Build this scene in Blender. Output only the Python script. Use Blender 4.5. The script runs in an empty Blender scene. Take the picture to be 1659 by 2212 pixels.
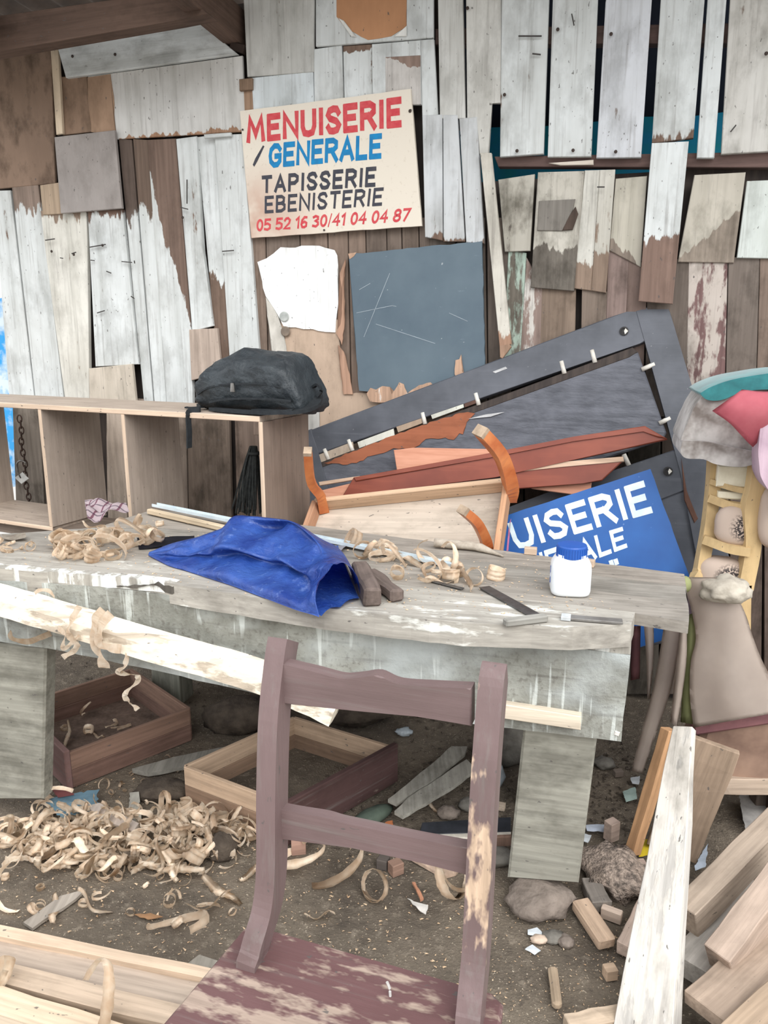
import bpy, bmesh, math, random
from mathutils import Vector, Matrix, noise
R = math.radians
rnd = random.Random(7)
S = bpy.context.scene
C = bpy.data.collections.new('workshop'); S.collection.children.link(C)

# ------------------------------------------------------------------ camera
FPX, CX, CY, HC, PT = 1661.0, 829.5, 1106.0, 1.43, R(13.2)
cd = bpy.data.cameras.new('camera'); cam = bpy.data.objects.new('camera', cd); S.collection.objects.link(cam)
cd.sensor_fit = 'VERTICAL'; cd.sensor_height = 36.0; cd.lens = FPX / 2212 * 36; cd.clip_start = .02
cam.location = (0, 0, HC); cam.rotation_euler = (R(90) - PT, 0, 0)
S.camera = cam
# ------------------------------------------------------------------ light
S.view_settings.view_transform = 'Standard'; S.view_settings.look = 'None'
S.view_settings.exposure = 0.78; S.view_settings.gamma = 1; S.view_settings.use_curve_mapping = False
wd = bpy.data.worlds.new('overcast'); S.world = wd; wd.use_nodes = True
nt = wd.node_tree; bg = nt.nodes['Background']
tcw = nt.nodes.new('ShaderNodeTexCoord'); sx = nt.nodes.new('ShaderNodeSeparateXYZ'); rp = nt.nodes.new('ShaderNodeValToRGB')
nt.links.new(tcw.outputs['Generated'], sx.inputs[0]); nt.links.new(sx.outputs['Z'], rp.inputs[0]); nt.links.new(rp.outputs[0], bg.inputs[0])
e = rp.color_ramp.elements
e[0].position = 0.0; e[0].color = (.50, .49, .47, 1); e[1].position = .35; e[1].color = (.93, .96, 1.0, 1)
bg.inputs[1].default_value = 1.15
sd = bpy.data.lights.new('hazy_sun', 'SUN'); so = bpy.data.objects.new('hazy_sun', sd); S.collection.objects.link(so)
sd.energy = 1.5; sd.angle = R(50); sd.color = (1, .98, .95)
so.rotation_euler = Vector((-.22, .62, -.62)).to_track_quat('-Z', 'Y').to_euler()
S.cycles.max_bounces = 5; S.cycles.diffuse_bounces = 3; S.cycles.glossy_bounces = 2; S.cycles.transmission_bounces = 4
S.cycles.use_denoising = True

# ------------------------------------------------------------------ pixel rays onto real planes
FW = Vector((0, math.cos(PT), -math.sin(PT))); UP = Vector((0, math.sin(PT), math.cos(PT))); EYE = Vector((0, 0, HC))
def ray(x, y): return FW + Vector((1, 0, 0)) * ((x - CX) / FPX) + UP * ((CY - y) / FPX)
def atT(x, y, t): return EYE + ray(x, y) * t
def atY(x, y, Y): r = ray(x, y); return EYE + r * (Y / r.y)
def atZ(x, y, Z): r = ray(x, y); return EYE + r * ((Z - HC) / r.z)
class Pl:
    """plane: origin, ex (right), ez (up), n (towards the viewer)"""
    def __init__(s, o, ex, n):
        s.o = Vector(o); s.n = Vector(n).normalized(); s.ex = Vector(ex); s.ex = (s.ex - s.n * s.ex.dot(s.n)).normalized()
        s.ez = s.ex.cross(-s.n).normalized()
    def px(s, x, y, off=0.0):
        r = ray(x, y); t = (s.o + s.n * off - EYE).dot(s.n) / r.dot(s.n); p = EYE + r * t - s.o
        return (p.dot(s.ex), p.dot(s.ez))
    def pt(s, u, v, off=0.0): return s.o + s.ex * u + s.ez * v + s.n * off
    def p3(s, x, y, off=0.0): return s.pt(*s.px(x, y, off), off)
    def mat(s, u, v, off=0.0):
        p = s.pt(u, v, off); a, b, c = s.ex, -s.n, s.ez
        return Matrix(((a.x, b.x, c.x, p.x), (a.y, b.y, c.y, p.y), (a.z, b.z, c.z, p.z), (0, 0, 0, 1)))
def yaw(deg): a = R(deg); return Vector((math.cos(a), -math.sin(a), 0)), Vector((-math.sin(a), -math.cos(a), 0))
ex, nn = yaw(18)
WALL = Pl((0, 3.15, 0), ex, nn)
def lean(base_off, deg, yw=18):
    x_, n_ = yaw(yw); o = Vector((0, 3.15, 0)) + nn * base_off
    return Pl(o, x_, n_ * math.cos(R(deg)) + Vector((0, 0, 1)) * math.sin(R(deg)))

# ------------------------------------------------------------------ materials
def c(*v):
    return tuple(((x / 255) / 12.92 if x / 255 <= .04045 else ((x / 255 + .055) / 1.055) ** 2.4) for x in v)
class NT:
    def __init__(s, name):
        s.m = bpy.data.materials.new(name); s.m.use_nodes = True; s.t = s.m.node_tree; s.b = s.t.nodes['Principled BSDF']
    def n(s, typ, **kw):
        q = s.t.nodes.new('ShaderNode' + typ)
        for k, v in kw.items(): setattr(q, k, v)
        return q
    def l(s, a, b): s.t.links.new(a, b)
    def math(s, op, a, b=None, d=None, clamp=False):
        q = s.n('Math', operation=op, use_clamp=clamp)
        for i, v in enumerate((a, b, d)):
            if v is None: continue
            if isinstance(v, (int, float)): q.inputs[i].default_value = v
            else: s.l(v, q.inputs[i])
        return q.outputs[0]
    def vmath(s, op, a, b):
        q = s.n('VectorMath', operation=op)
        for i, v in enumerate((a, b)):
            if isinstance(v, (tuple, list)): q.inputs[i].default_value = v
            else: s.l(v, q.inputs[i])
        return q.outputs[0]
    def attr(s, name): q = s.n('Attribute', attribute_type='OBJECT', attribute_name=name); return q
    def noise(s, vec, scale=1.0, detail=3.0, rough=.55):
        q = s.n('TexNoise'); s.l(vec, q.inputs['Vector']); q.inputs['Scale'].default_value = scale
        q.inputs['Detail'].default_value = detail; q.inputs['Roughness'].default_value = rough; return q.outputs[0]
    def rng(s, v, a, b, lo=0.0, hi=1.0):
        q = s.n('MapRange'); s.l(v, q.inputs[0])
        for i, w in zip((1, 2, 3, 4), (a, b, lo, hi)):
            if isinstance(w, (int, float)): q.inputs[i].default_value = w
            else: s.l(w, q.inputs[i])
        return q.outputs[0]
    def mix(s, f, a, b, blend='MIX'):
        q = s.n('Mix', data_type='RGBA', blend_type=blend)
        for sock, v in ((q.inputs[0], f), (q.inputs[6], a), (q.inputs[7], b)):
            if isinstance(v, (int, float)): sock.default_value = v
            elif isinstance(v, tuple): sock.default_value = (*v[:3], 1)
            else: s.l(v, sock)
        return q.outputs[2]
    def bump(s, h, strength=.4, dist=.003):
        q = s.n('Bump'); q.inputs['Strength'].default_value = strength; q.inputs['Distance'].default_value = dist
        s.l(h, q.inputs['Height']); s.l(q.outputs[0], s.b.inputs['Normal'])

def make_wood():
    k = NT('weathered_wood')
    tc = k.n('TexCoord'); P = tc.outputs['Object']
    sp = k.n('SeparateXYZ'); k.l(P, sp.inputs[0]); cb = k.n('CombineXYZ')
    k.l(sp.outputs[2], cb.inputs[0]); k.l(sp.outputs[1], cb.inputs[1]); k.l(sp.outputs[0], cb.inputs[2])
    mv = k.n('Mix', data_type='VECTOR'); k.l(k.attr('grain_across').outputs['Fac'], mv.inputs[0]); k.l(P, mv.inputs[4]); k.l(cb.outputs[0], mv.inputs[5])
    sd_ = k.attr('seed').outputs['Fac']; sc = k.n('CombineXYZ'); k.l(sd_, sc.inputs[0]); k.l(k.math('MULTIPLY', sd_, 1.7), sc.inputs[1]); k.l(k.math('MULTIPLY', sd_, .6), sc.inputs[2])
    Q = k.vmath('ADD', mv.outputs[1], sc.outputs[0])
    g = k.noise(k.vmath('MULTIPLY', Q, (75, 75, 3.2)), 1, 4, .6)
    st = k.noise(k.vmath('MULTIPLY', Q, (24, 24, 1.3)), 1, 3)
    bl = k.noise(k.vmath('MULTIPLY', Q, (6, 6, 4)), 1, 4, .6)
    fl = k.noise(k.vmath('MULTIPLY', Q, (55, 55, 22)), 1, 3, .6)
    spk = k.noise(k.vmath('MULTIPLY', Q, (90, 90, 45)), 1, 2)
    raw = k.math('ADD', k.math('MULTIPLY', st, .42), k.math('ADD', k.math('MULTIPLY', bl, .33), k.math('MULTIPLY', fl, .25)))
    w = k.math('ADD', k.math('MULTIPLY', k.attr('wear').outputs['Fac'], .5), .25)
    m = k.rng(raw, k.math('SUBTRACT', w, .022), k.math('ADD', w, .022))
    uv = k.n('SeparateXYZ'); k.l(tc.outputs['UV'], uv.inputs[0])
    jit = k.math('ADD', k.math('MULTIPLY', k.math('SUBTRACT', st, .5), .30), k.math('MULTIPLY', k.math('SUBTRACT', fl, .5), .12))
    v = k.math('ADD', uv.outputs[1], jit)
    v = k.math('ADD', v, k.math('MULTIPLY', k.math('SUBTRACT', uv.outputs[0], .5), k.attr('slant').outputs['Fac']))
    lo = k.attr('paint_from').outputs['Fac']; hi = k.attr('paint_to').outputs['Fac']
    m = k.math('MULTIPLY', m, k.rng(v, k.math('SUBTRACT', lo, .008), k.math('ADD', lo, .008)))
    m = k.math('MULTIPLY', m, k.rng(v, k.math('SUBTRACT', hi, .008), k.math('ADD', hi, .008), 1.0, 0.0))
    ga = k.attr('grain_depth').outputs['Fac']; wc = k.mix(1.0, k.attr('wood_colour').outputs['Color'], k.mix(ga, (1, 1, 1), k.mix(k.rng(g, .3, .7), (.66, .65, .63), (1.17, 1.16, 1.14))), 'MULTIPLY')
    wc = k.mix(1.0, wc, k.mix(ga, k.mix(k.rng(bl, .3, .7), (.86, .85, .84), (1.1, 1.1, 1.1)), k.mix(k.rng(st, .3, .7), (.84, .83, .82), (1.1, 1.1, 1.1))), 'MULTIPLY')
    pc = k.mix(1.0, k.attr('paint_colour').outputs['Color'], k.mix(k.rng(bl, .3, .7), (.86, .85, .83), (1.08, 1.08, 1.08)), 'MULTIPLY')
    pc = k.mix(k.rng(g, .54, .72, 0, .42), pc, (.20, .18, .165)); pc = k.mix(1.0, pc, k.mix(k.rng(st, .3, .55), (.87, .87, .86), (1.04, 1.04, 1.04)), 'MULTIPLY')
    col = k.mix(m, wc, pc)
    d = k.attr('dirt').outputs['Fac']
    dm = k.math('MULTIPLY', k.rng(k.noise(k.vmath('MULTIPLY', Q, (9, 9, 5)), 1, 5, .65), .48, .66), d)
    col = k.mix(dm, col, k.mix(1.0, col, (.36, .35, .33), 'MULTIPLY'))
    col = k.mix(k.rng(spk, .70, .74, 0, .8), col, (.10, .09, .085))
    k.l(col, k.b.inputs['Base Color'])
    k.l(k.math('SUBTRACT', .86, k.attr('gloss').outputs['Fac']), k.b.inputs['Roughness'])
    k.b.inputs['Specular IOR Level'].default_value = .3
    k.bump(k.math('ADD', k.math('MULTIPLY', g, .6), k.math('ADD', k.math('MULTIPLY', m, .35), k.math('MULTIPLY', fl, .3))), .55, .003)
    return k.m
WOOD = make_wood()
def wood_props(o, wood=(120, 95, 78), paint=(196, 199, 199), wear=1.0, lo=-2.0, hi=3.0, dirt=.4, across=0, slant=0.0, gloss=0.0, grain=.8, sat=.72):
    lum = .3 * wood[0] + .59 * wood[1] + .11 * wood[2]; wood = [lum + (x - lum) * sat for x in wood]; o['grain_depth'] = float(grain)
    o['wood_colour'] = [float(x) for x in c(*wood)]; o['paint_colour'] = [float(x) for x in c(*paint)]
    o['wear'] = float(wear * 1.6 - .3); o['paint_from'] = float(lo); o['paint_to'] = float(hi); o['dirt'] = float(dirt)
    o['grain_across'] = float(across); o['slant'] = float(slant); o['gloss'] = float(gloss); o['seed'] = rnd.uniform(0, 40)
    return o

def mk(name, a, b=None, rough=.8, scale=20, detail=4, lo=.35, hi=.65, bump=.25, bd=.003, spec=.3, metal=0.0, stretch=(1, 1, 1), sheen=0, alpha=None, trans=0):
    k = NT(name); tc = k.n('TexCoord'); P = k.vmath('MULTIPLY', tc.outputs['Object'], stretch)
    n1 = k.noise(P, scale, detail, .6)
    b = b or tuple(int(x * .8) for x in a)
    k.l(k.mix(k.rng(n1, lo, hi), c(*b), c(*a)), k.b.inputs['Base Color'])
    k.b.inputs['Roughness'].default_value = rough; k.b.inputs['Specular IOR Level'].default_value = spec; k.b.inputs['Metallic'].default_value = metal
    if sheen: k.b.inputs['Sheen Weight'].default_value = sheen
    if trans: k.b.inputs['Transmission Weight'].default_value = trans
    if bump: k.bump(k.noise(P, scale * 2.2, 3), bump, bd)
    return k.m

# ------------------------------------------------------------------ objects
WM = {}
def link(o, parent=None, M=None):
    M = M if M is not None else Matrix(); C.objects.link(o); WM[o.name] = M
    if parent is not None:
        o.parent = parent; o.matrix_basis = WM[parent.name].inverted() @ M
    else: o.matrix_basis = M
    return o
def T(v): return Matrix.Translation(Vector(v))
def thing(name, label, cat, loc=(0, 0, 0), rz=0.0, group=None, kind=None):
    o = bpy.data.objects.new(name, None); o.empty_display_size = .05
    if label: o['label'] = label; o['category'] = cat
    if group: o['group'] = group
    if kind: o['kind'] = kind
    return link(o, None, T(loc) @ Matrix.Rotation(rz, 4, 'Z'))
def tag(o, label, cat, group=None, kind=None):
    if label: o['label'] = label
    if cat: o['category'] = cat
    if group: o['group'] = group
    if kind: o['kind'] = kind
    return o
def obj(name, bm, mat, parent=None, M=None, smooth=False, uvs=True):
    if isinstance(bm, tuple):
        b = bmesh.new(); vs = [b.verts.new(v) for v in bm[0]]
        for f in bm[1]:
            try: b.faces.new([vs[i] for i in f])
            except ValueError: pass
        bm = b
    bmesh.ops.recalc_face_normals(bm, faces=bm.faces)
    if uvs and bm.verts:
        xs = [v.co.x for v in bm.verts]; zs = [v.co.z for v in bm.verts]
        x0, x1, z0, z1 = min(xs), max(xs), min(zs), max(zs)
        if z1 - z0 < 1e-4: zs = [v.co.y for v in bm.verts]; z0, z1 = min(zs), max(zs); key = 1
        else: key = 2
        L = bm.loops.layers.uv.new('UVMap')
        for f in bm.faces:
            for lp in f.loops:
                lp[L].uv = ((lp.vert.co.x - x0) / max(x1 - x0, 1e-5), (lp.vert.co[key] - z0) / max(z1 - z0, 1e-5))
    me = bpy.data.meshes.new(name); bm.to_mesh(me); bm.free()
    if smooth:
        for p in me.polygons: p.use_smooth = True
    me.materials.append(mat)
    return link(bpy.data.objects.new(name, me), parent, M)
def ragged(poly, amp, step, seed=0):
    out = []; r = random.Random(seed)
    for i, p in enumerate(poly):
        q = poly[(i + 1) % len(poly)]; a, b = Vector(p), Vector(q); L = (b - a).length
        n = max(1, int(L / step)); d = (b - a).normalized() if L > 0 else Vector((1, 0)); nrm = Vector((-d.y, d.x))
        for k in range(n):
            t = (k + (r.uniform(-.3, .3) if 0 < k else 0)) / n
            j = 0 if k == 0 else r.uniform(-amp, amp)
            out.append(tuple(a.lerp(b, t) + nrm * j))
    return out
def prism_bm(poly, th, bevel=0.0, yoff=0.0):
    """poly (x,z) at y=yoff facing -y, extruded to y=yoff+th"""
    bm = bmesh.new()
    ar = sum(poly[i][0] * poly[(i + 1) % len(poly)][1] - poly[(i + 1) % len(poly)][0] * poly[i][1] for i in range(len(poly)))
    if ar < 0: poly = poly[::-1]
    f = [bm.verts.new((x, yoff, z)) for x, z in poly]; b = [bm.verts.new((x, yoff + th, z)) for x, z in poly]
    ff = bm.faces.new(f); bm.faces.new(b[::-1]); n = len(poly)
    for i in range(n): bm.faces.new((f[i], b[i], b[(i + 1) % n], f[(i + 1) % n]))
    if bevel: bmesh.ops.bevel(bm, geom=list(ff.edges), offset=bevel, segments=1, affect='EDGES', profile=.5)
    if n > 5:
        bmesh.ops.triangulate(bm, faces=[q for q in bm.faces if len(q.verts) > 4])
    return bm
def slab(name, pl, pxs, off, th, mat=None, parent=None, rag=0.0, step=.03, bevel=.002, uv=False, **wp):
    """board whose front face lies at `off` in front of plane pl, outline given by the sight lines through pxs (or plane coords if uv)"""
    pts = list(pxs) if uv else [pl.px(x, y, off) for x, y in pxs]
    cu = sum(p[0] for p in pts) / len(pts); cv = sum(p[1] for p in pts) / len(pts)
    loc = [(p[0] - cu, p[1] - cv) for p in pts]
    if rag: loc = ragged(loc, rag, step, rnd.random()); bevel = 0
    o = obj(name, prism_bm(loc, th, bevel), mat or WOOD, parent, pl.mat(cu, cv, off))
    if mat is None: wood_props(o, **wp)
    return o
def basis(p0, p1, up=(0, 0, 1)):
    z = (Vector(p1) - Vector(p0)).normalized(); u = Vector(up)
    if abs(z.dot(u.normalized())) > .98: u = Vector((0, 1, 0))
    x = u.cross(z).normalized(); y = z.cross(x).normalized(); return x, y, z
def beam(name, p0, p1, w, h, mat=None, parent=None, up=(0, 0, 1), bevel=.003, taper=1.0, rough=0.0, nseg=1, **wp):
    """bar from p0 to p1: w across, h along up; local z runs along the bar"""
    p0, p1 = Vector(p0), Vector(p1); x, y, z = basis(p0, p1, up); L = (p1 - p0).length
    M = Matrix(((x.x, y.x, z.x, p0.x), (x.y, y.y, z.y, p0.y), (x.z, y.z, z.z, p0.z), (0, 0, 0, 1)))
    bm = bmesh.new(); rings = []
    for i in range(nseg + 1):
        f = i / nseg; k = 1 + (taper - 1) * f; ring = []
        for sx_, sy_ in ((-1, -1), (1, -1), (1, 1), (-1, 1)):
            ring.append(bm.verts.new((sx_ * w / 2 * k + rnd.uniform(-rough, rough), sy_ * h / 2 * k + rnd.uniform(-rough, rough), L * f)))
        rings.append(ring)
    for a, b in zip(rings, rings[1:]):
        for i in range(4): bm.faces.new((a[i], a[(i + 1) % 4], b[(i + 1) % 4], b[i]))
    bm.faces.new(rings[0][::-1]); bm.faces.new(rings[-1])
    if bevel: bmesh.ops.bevel(bm, geom=list(bm.edges), offset=bevel, segments=1, affect='EDGES')
    o = obj(name, bm, mat or WOOD, parent, M)
    if mat is None: wood_props(o, **wp)
    return o
def sweep_bm(pts, prof, up=(0, 0, 1), closed=False, cap=True, scale=None):
    """sweep the closed 2-D profile [(a,b)] along pts"""
    bm = bmesh.new(); rings = []; n = len(pts); pts = [Vector(p) for p in pts]
    for i, p in enumerate(pts):
        if closed: d = pts[(i + 1) % n] - pts[i - 1]
        else: d = pts[min(i + 1, n - 1)] - pts[max(i - 1, 0)]
        x, y, z = basis((0, 0, 0), d, up); k = scale[i] if scale else 1
        rings.append([bm.verts.new(p + x * a * k + y * b * k) for a, b in prof])
    m = len(prof)
    for i in range(n if closed else n - 1):
        A, B = rings[i], rings[(i + 1) % n]
        for j in range(m): bm.faces.new((A[j], A[(j + 1) % m], B[(j + 1) % m], B[j]))
    if cap and not closed: bm.faces.new(rings[0][::-1]); bm.faces.new(rings[-1])
    return bm
def circ(r, n=8, sq=1.0): return [(r * math.cos(2 * math.pi * i / n), r * sq * math.sin(2 * math.pi * i / n)) for i in range(n)]
def rect(w, h): return [(-w / 2, -h / 2), (w / 2, -h / 2), (w / 2, h / 2), (-w / 2, h / 2)]
def spline(pts, n=6):
    pts = [Vector(p) for p in pts]; out = []
    for i in range(len(pts) - 1):
        a, b, d, e_ = pts[max(i - 1, 0)], pts[i], pts[i + 1], pts[min(i + 2, len(pts) - 1)]
        for k in range(n):
            t = k / n
            out.append(.5 * ((2 * b) + (d - a) * t + (2 * a - 5 * b + 4 * d - e_) * t * t + (3 * b - a - 3 * d + e_) * t ** 3))
    out.append(pts[-1]); return out
def lathe_bm(prof, n=24, sq=1.0, power=2.0):
    bm = bmesh.new(); rings = []
    for r, z in prof:
        ring = []
        for i in range(n):
            a = 2 * math.pi * i / n; ca, sa = math.cos(a), math.sin(a)
            k = (abs(ca) ** power + abs(sa) ** power) ** (-1 / power)
            ring.append(bm.verts.new((r * k * ca, r * k * sa * sq, z)))
        rings.append(ring)
    for A, B in zip(rings, rings[1:]):
        for i in range(n): bm.faces.new((A[i], A[(i + 1) % n], B[(i + 1) % n], B[i]))
    bm.faces.new(rings[0][::-1]); bm.faces.new(rings[-1]); return bm
def rock_bm(rx, ry, rz, seed=0, sub=3, amp=.25, freq=2.0, flat=True):
    bm = bmesh.new(); bmesh.ops.create_icosphere(bm, subdivisions=sub, radius=1)
    for v in bm.verts:
        p = v.co.copy(); d = noise.noise(p * freq + Vector((seed * 3.1, seed, 0))) * amp + noise.noise(p * freq * 2.7 + Vector((0, seed * 2.3, 5))) * amp * .45
        q = p * (1 + d); v.co = Vector((q.x * rx, q.y * ry, q.z * rz))
        if flat and v.co.z < -rz * .6: v.co.z = -rz * .6
    return bm
def pillow_bm(w, d, h, n=3.0, seed=0, amp=.04, sub=4, freq=3.0):
    """soft superellipsoid w x d x h standing on z=0"""
    bm = bmesh.new(); bmesh.ops.create_icosphere(bm, subdivisions=sub, radius=1)
    for v in bm.verts:
        p = v.co.normalized(); k = (abs(p.x) ** n + abs(p.y) ** n + abs(p.z) ** n) ** (-1 / n); p = p * k
        q = Vector((p.x * w / 2, p.y * d / 2, p.z * h / 2))
        q *= 1 + amp * (noise.noise(p * freq + Vector((seed, 0, 0))) + .5 * noise.noise(p * freq * 2.3 + Vector((0, seed, 0))))
        v.co = (q.x, q.y, max(q.z, -h / 2) + h / 2)
    return bm
def puffy_bm(outline, th, bevel=.02, amp=.004, freq=14, cuts=1, n=4):
    o = [(p.x, p.y) for p in spline([(*q, 0) for q in outline] + [(*outline[0], 0)], n)][:-1]
    bm = prism_bm(o, th); ed = [e for e in bm.edges if len({round(v.co.y, 5) for v in e.verts}) == 1 and len(e.link_faces) == 2 and abs(e.link_faces[0].normal.dot(e.link_faces[1].normal)) < .5]
    bmesh.ops.recalc_face_normals(bm, faces=bm.faces); bm.normal_update()
    ed = [e for e in bm.edges if len(e.link_faces) == 2 and abs(e.verts[0].co.y - e.verts[1].co.y) < 1e-5 and e.link_faces[0].normal.dot(e.link_faces[1].normal) < .5]
    bmesh.ops.bevel(bm, geom=ed, offset=bevel, segments=4, affect='EDGES', profile=.5, clamp_overlap=True)
    bmesh.ops.triangulate(bm, faces=bm.faces[:]); bmesh.ops.subdivide_edges(bm, edges=[e for e in bm.edges if e.calc_length() > .02], cuts=cuts, use_grid_fill=True)
    for v in bm.verts: v.co += Vector((.3, -1, .3)) * amp * (noise.noise(v.co * freq) + .6 * noise.noise(v.co * freq * 2.4))
    return bm
def gz(x, y): return .014 * noise.noise(Vector((x * 2.1, y * 2.1, 0))) + .006 * noise.noise(Vector((x * 8, y * 8, 3)))
# ================================================================== SETTING
# ---- ground
bm = bmesh.new(); NX, NY = 130, 120
def gpos(i, j): return -3.2 + 5.4 * i / NX, .3 + 4.4 * j / NY
vv = [[bm.verts.new((*gpos(i, j), gz(*gpos(i, j)) - .004)) for j in range(NY + 1)] for i in range(NX + 1)]
for i in range(NX):
    for j in range(NY): bm.faces.new((vv[i][j], vv[i + 1][j], vv[i + 1][j + 1], vv[i][j + 1]))
k = NT('packed_dirt'); tc = k.n('TexCoord'); P = tc.outputs['Object']
a1 = k.noise(P, 3.2, 5, .6); a2 = k.noise(P, 34, 4, .65); a3 = k.noise(P, 170, 2)
col = k.mix(k.rng(a1, .35, .65), c(80, 71, 61), c(116, 105, 91))
col = k.mix(k.rng(a2, .55, .75, 0, .6), col, c(150, 138, 122)); col = k.mix(k.rng(a2, .25, .42, .7, 0), col, c(58, 51, 45))
col = k.mix(k.rng(a3, .66, .72, 0, .75), col, c(205, 190, 168))
k.l(col, k.b.inputs['Base Color']); k.b.inputs['Roughness'].default_value = .95; k.bump(k.math('ADD', a2, k.math('MULTIPLY', a3, .5)), .7, .012)
fl = obj('floor', bm, k.m, smooth=True, uvs=False); fl['kind'] = 'structure'

# ---- plank wall: dark boarding behind, with every board nailed on it
M_dark = mk('dark_boarding', (74, 65, 60), (54, 48, 46), scale=14, stretch=(3, 3, .4))
wall = thing('wall_back', None, None, WALL.pt(0, 0)); wall['kind'] = 'structure'
def bk(pxs, off=-.045, th=.012): slab('backing_board', WALL, pxs, off, th, M_dark, wall, bevel=0)
WP = lambda x, y, o=0: WALL.px(x, y, o)
u0 = WP(15, 800)[0]; uL = WP(940, 300)[0]; uR = WP(1800, 300)[0]; zr = WP(1300, 372)[1]
slab('backing_board', WALL, [(u0, 0.0), (uL, 0.0), (uL, 2.68), (u0, 2.68)], -.05, .012, M_dark, wall, uv=True, bevel=0)
slab('backing_board', WALL, [(uL, 0.0), (uR, 0.0), (uR, zr), (uL, zr)], -.05, .012, M_dark, wall, uv=True, bevel=0)
Wt, Gr, Br = (208, 212, 212), (188, 186, 182), (128, 99, 82)
def B(name, pxs, off=.012, th=.02, rag=0.0, **kw):
    kw.setdefault('wear', .12); kw['wear'] = 0.0 if kw['wear'] < 0 else max(kw['wear'], .30 + .06 * rnd.random()) if kw['wear'] < .3 else kw['wear'] + .08; kw.setdefault('paint', Wt); kw.setdefault('wood', Br)
    return slab(name, WALL, pxs, off, th, None, wall, rag=rag, **kw)
# upper left
B('plywood_sheet', [(-60, 118), (110, 90), (119, 396), (-60, 413)], .014, .012, wood=(142, 112, 90), wear=1.2, dirt=.9, grain=.12)
B('batten', [(108, 95), (124, 93), (135, 289), (121, 291)], .028, .014, paint=(214, 196, 172), wood=(200, 175, 150), wear=0)
B('plywood_offcut', [(126, 166), (187, 163), (198, 285), (135, 292)], .012, .012, wood=(152, 118, 92), wear=1.2, dirt=.6, grain=.12)
B('plank', [(120, 88), (370, 56), (430, 46), (512, 116), (142, 168)], .03, .02, wood=(122, 112, 105), across=1, wear=.1, dirt=.5)
pan = B('plywood_sheet', [(190, 165), (523, 120), (530, 284), (250, 301), (196, 284)], .016, .012, wood=(176, 128, 94), wear=.02, across=0, dirt=.15, paint=(204, 203, 200), lo=.06)
B('plywood_offcut', [(189, 167), (238, 160), (252, 300), (197, 285)], .0185, .003, wood=(178, 138, 106), wear=1.2, grain=.12, rag=.006, step=.04)
B('plywood_offcut', [(117, 296), (247, 281), (263, 450), (131, 461)], .04, .014, wood=(158, 149, 144), wear=1.2, dirt=.35, grain=.1)
B('board_offcut', [(86, 400), (128, 394), (133, 462), (92, 464)], .02, .012, wood=(176, 150, 122), wear=.7)
# left vertical planks
B('plank', [(-14, 412), (22, 411), (74, 864), (20, 864)], .01, wear=.14)
B('plank', [(25, 403), (82, 399), (138, 868), (77, 866)], .012, wear=.2, hi=.90, wood=(140, 118, 104))
B('plank', [(86, 455), (187, 455), (193, 872), (141, 869)], .012, wear=.16, wood=(150, 125, 105), hi=.97, paint=(214, 212, 204))
B('plank', [(189, 455), (264, 452), (299, 787), (206, 792)], .02, wear=.1, hi=.95, wood=(120, 90, 75))
B('board_offcut', [(192, 796), (285, 786), (294, 876), (193, 872)], .03, .016, paint=(196, 186, 172), wood=(150, 130, 112), wear=.3)
B('plank', [(256, 300), (284, 302), (331, 872), (311, 872)], .01, wear=.1, hi=.72, wood=(104, 86, 76))
B('plank', [(287, 300), (318, 302), (360, 885), (334, 875)], .014, wear=.12, hi=.73, wood=(118, 95, 80))
B('plank', [(316, 302), (379, 299), (414, 720), (416, 890), (361, 885)], .012, wear=.05, hi=.60, slant=.55, wood=(124, 98, 84))
B('plank', [(380, 300), (424, 294), (438, 540), (461, 704), (415, 716)], .018, wear=.22, wood=(140, 108, 90))
B('plank', [(425, 296), (464, 291), (498, 792), (470, 800)], .006, wear=.12, lo=.42, wood=(124, 98, 82))
B('board_offcut', [(408, 712), (469, 709), (478, 806), (413, 822)], .026, .016, wood=(190, 168, 152), wear=1.0, dirt=.25)
B('plank', [(463, 292), (524, 289), (562, 790), (497, 794)], .02, wear=.06)
B('batten', [(440, 290), (498, 286), (499, 294), (441, 299)], .036, .012, wear=.1, across=1)
# upper middle
B('plywood_sheet', [(523, -60), (680, -60), (677, 155), (534, 166)], .02, .012, wear=.08, dirt=.3, paint=(196, 196, 192))
B('wood_block', [(516, 171), (544, 168), (544, 193), (517, 196)], .03, .02, wood=(150, 118, 92), wear=1.2)
B('wood_block', [(520, 196), (546, 194), (548, 240), (524, 242)], .014, .02, wood=(168, 130, 100), wear=1.2)
B('plywood_offcut', [(543, 168), (676, 154), (678, 222), (547, 240)], .016, .012, wear=.05, paint=(206, 213, 216))
B('plank', [(677, 106), (738, 97), (742, 226), (679, 226)], .014, wear=.25)
B('plank', [(741, 99), (803, 95), (805, 226), (744, 226)], .012, wear=.36, hi=.9)
B('plywood_sheet', [(682, -60), (936, -60), (936, 81), (682, 100)], .024, .014, wear=.05)
B('torn_paper', [(727, -60), (878, -60), (878, 58), (845, 78), (795, 86), (748, 62), (727, 36)], .026, .002, wood=(184, 136, 100), wear=1.3, dirt=.1, grain=.1, sat=1, rag=.002, step=.03)
for q in ([(730, 38), (742, 44), (770, 80), (758, 78)], [(852, 78), (878, 55), (878, 78)]):
    B('paper_curl', q, .031, .003, wear=0, paint=(226, 226, 222), dirt=0)
B('plank', [(803, 95), (909, 86), (911, 226), (805, 226)], .016, .014, wear=.08)
B('plank', [(909, 86), (937, 84), (946, 250), (912, 252)], .02, .014, wear=.06)
B('plank', [(832, 123), (908, 119), (909, 226), (833, 226)], .0185, .003, wear=.12, lo=-2, wood=(150, 122, 108), hi=.86, slant=.3, paint=(196, 192, 188))
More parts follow.
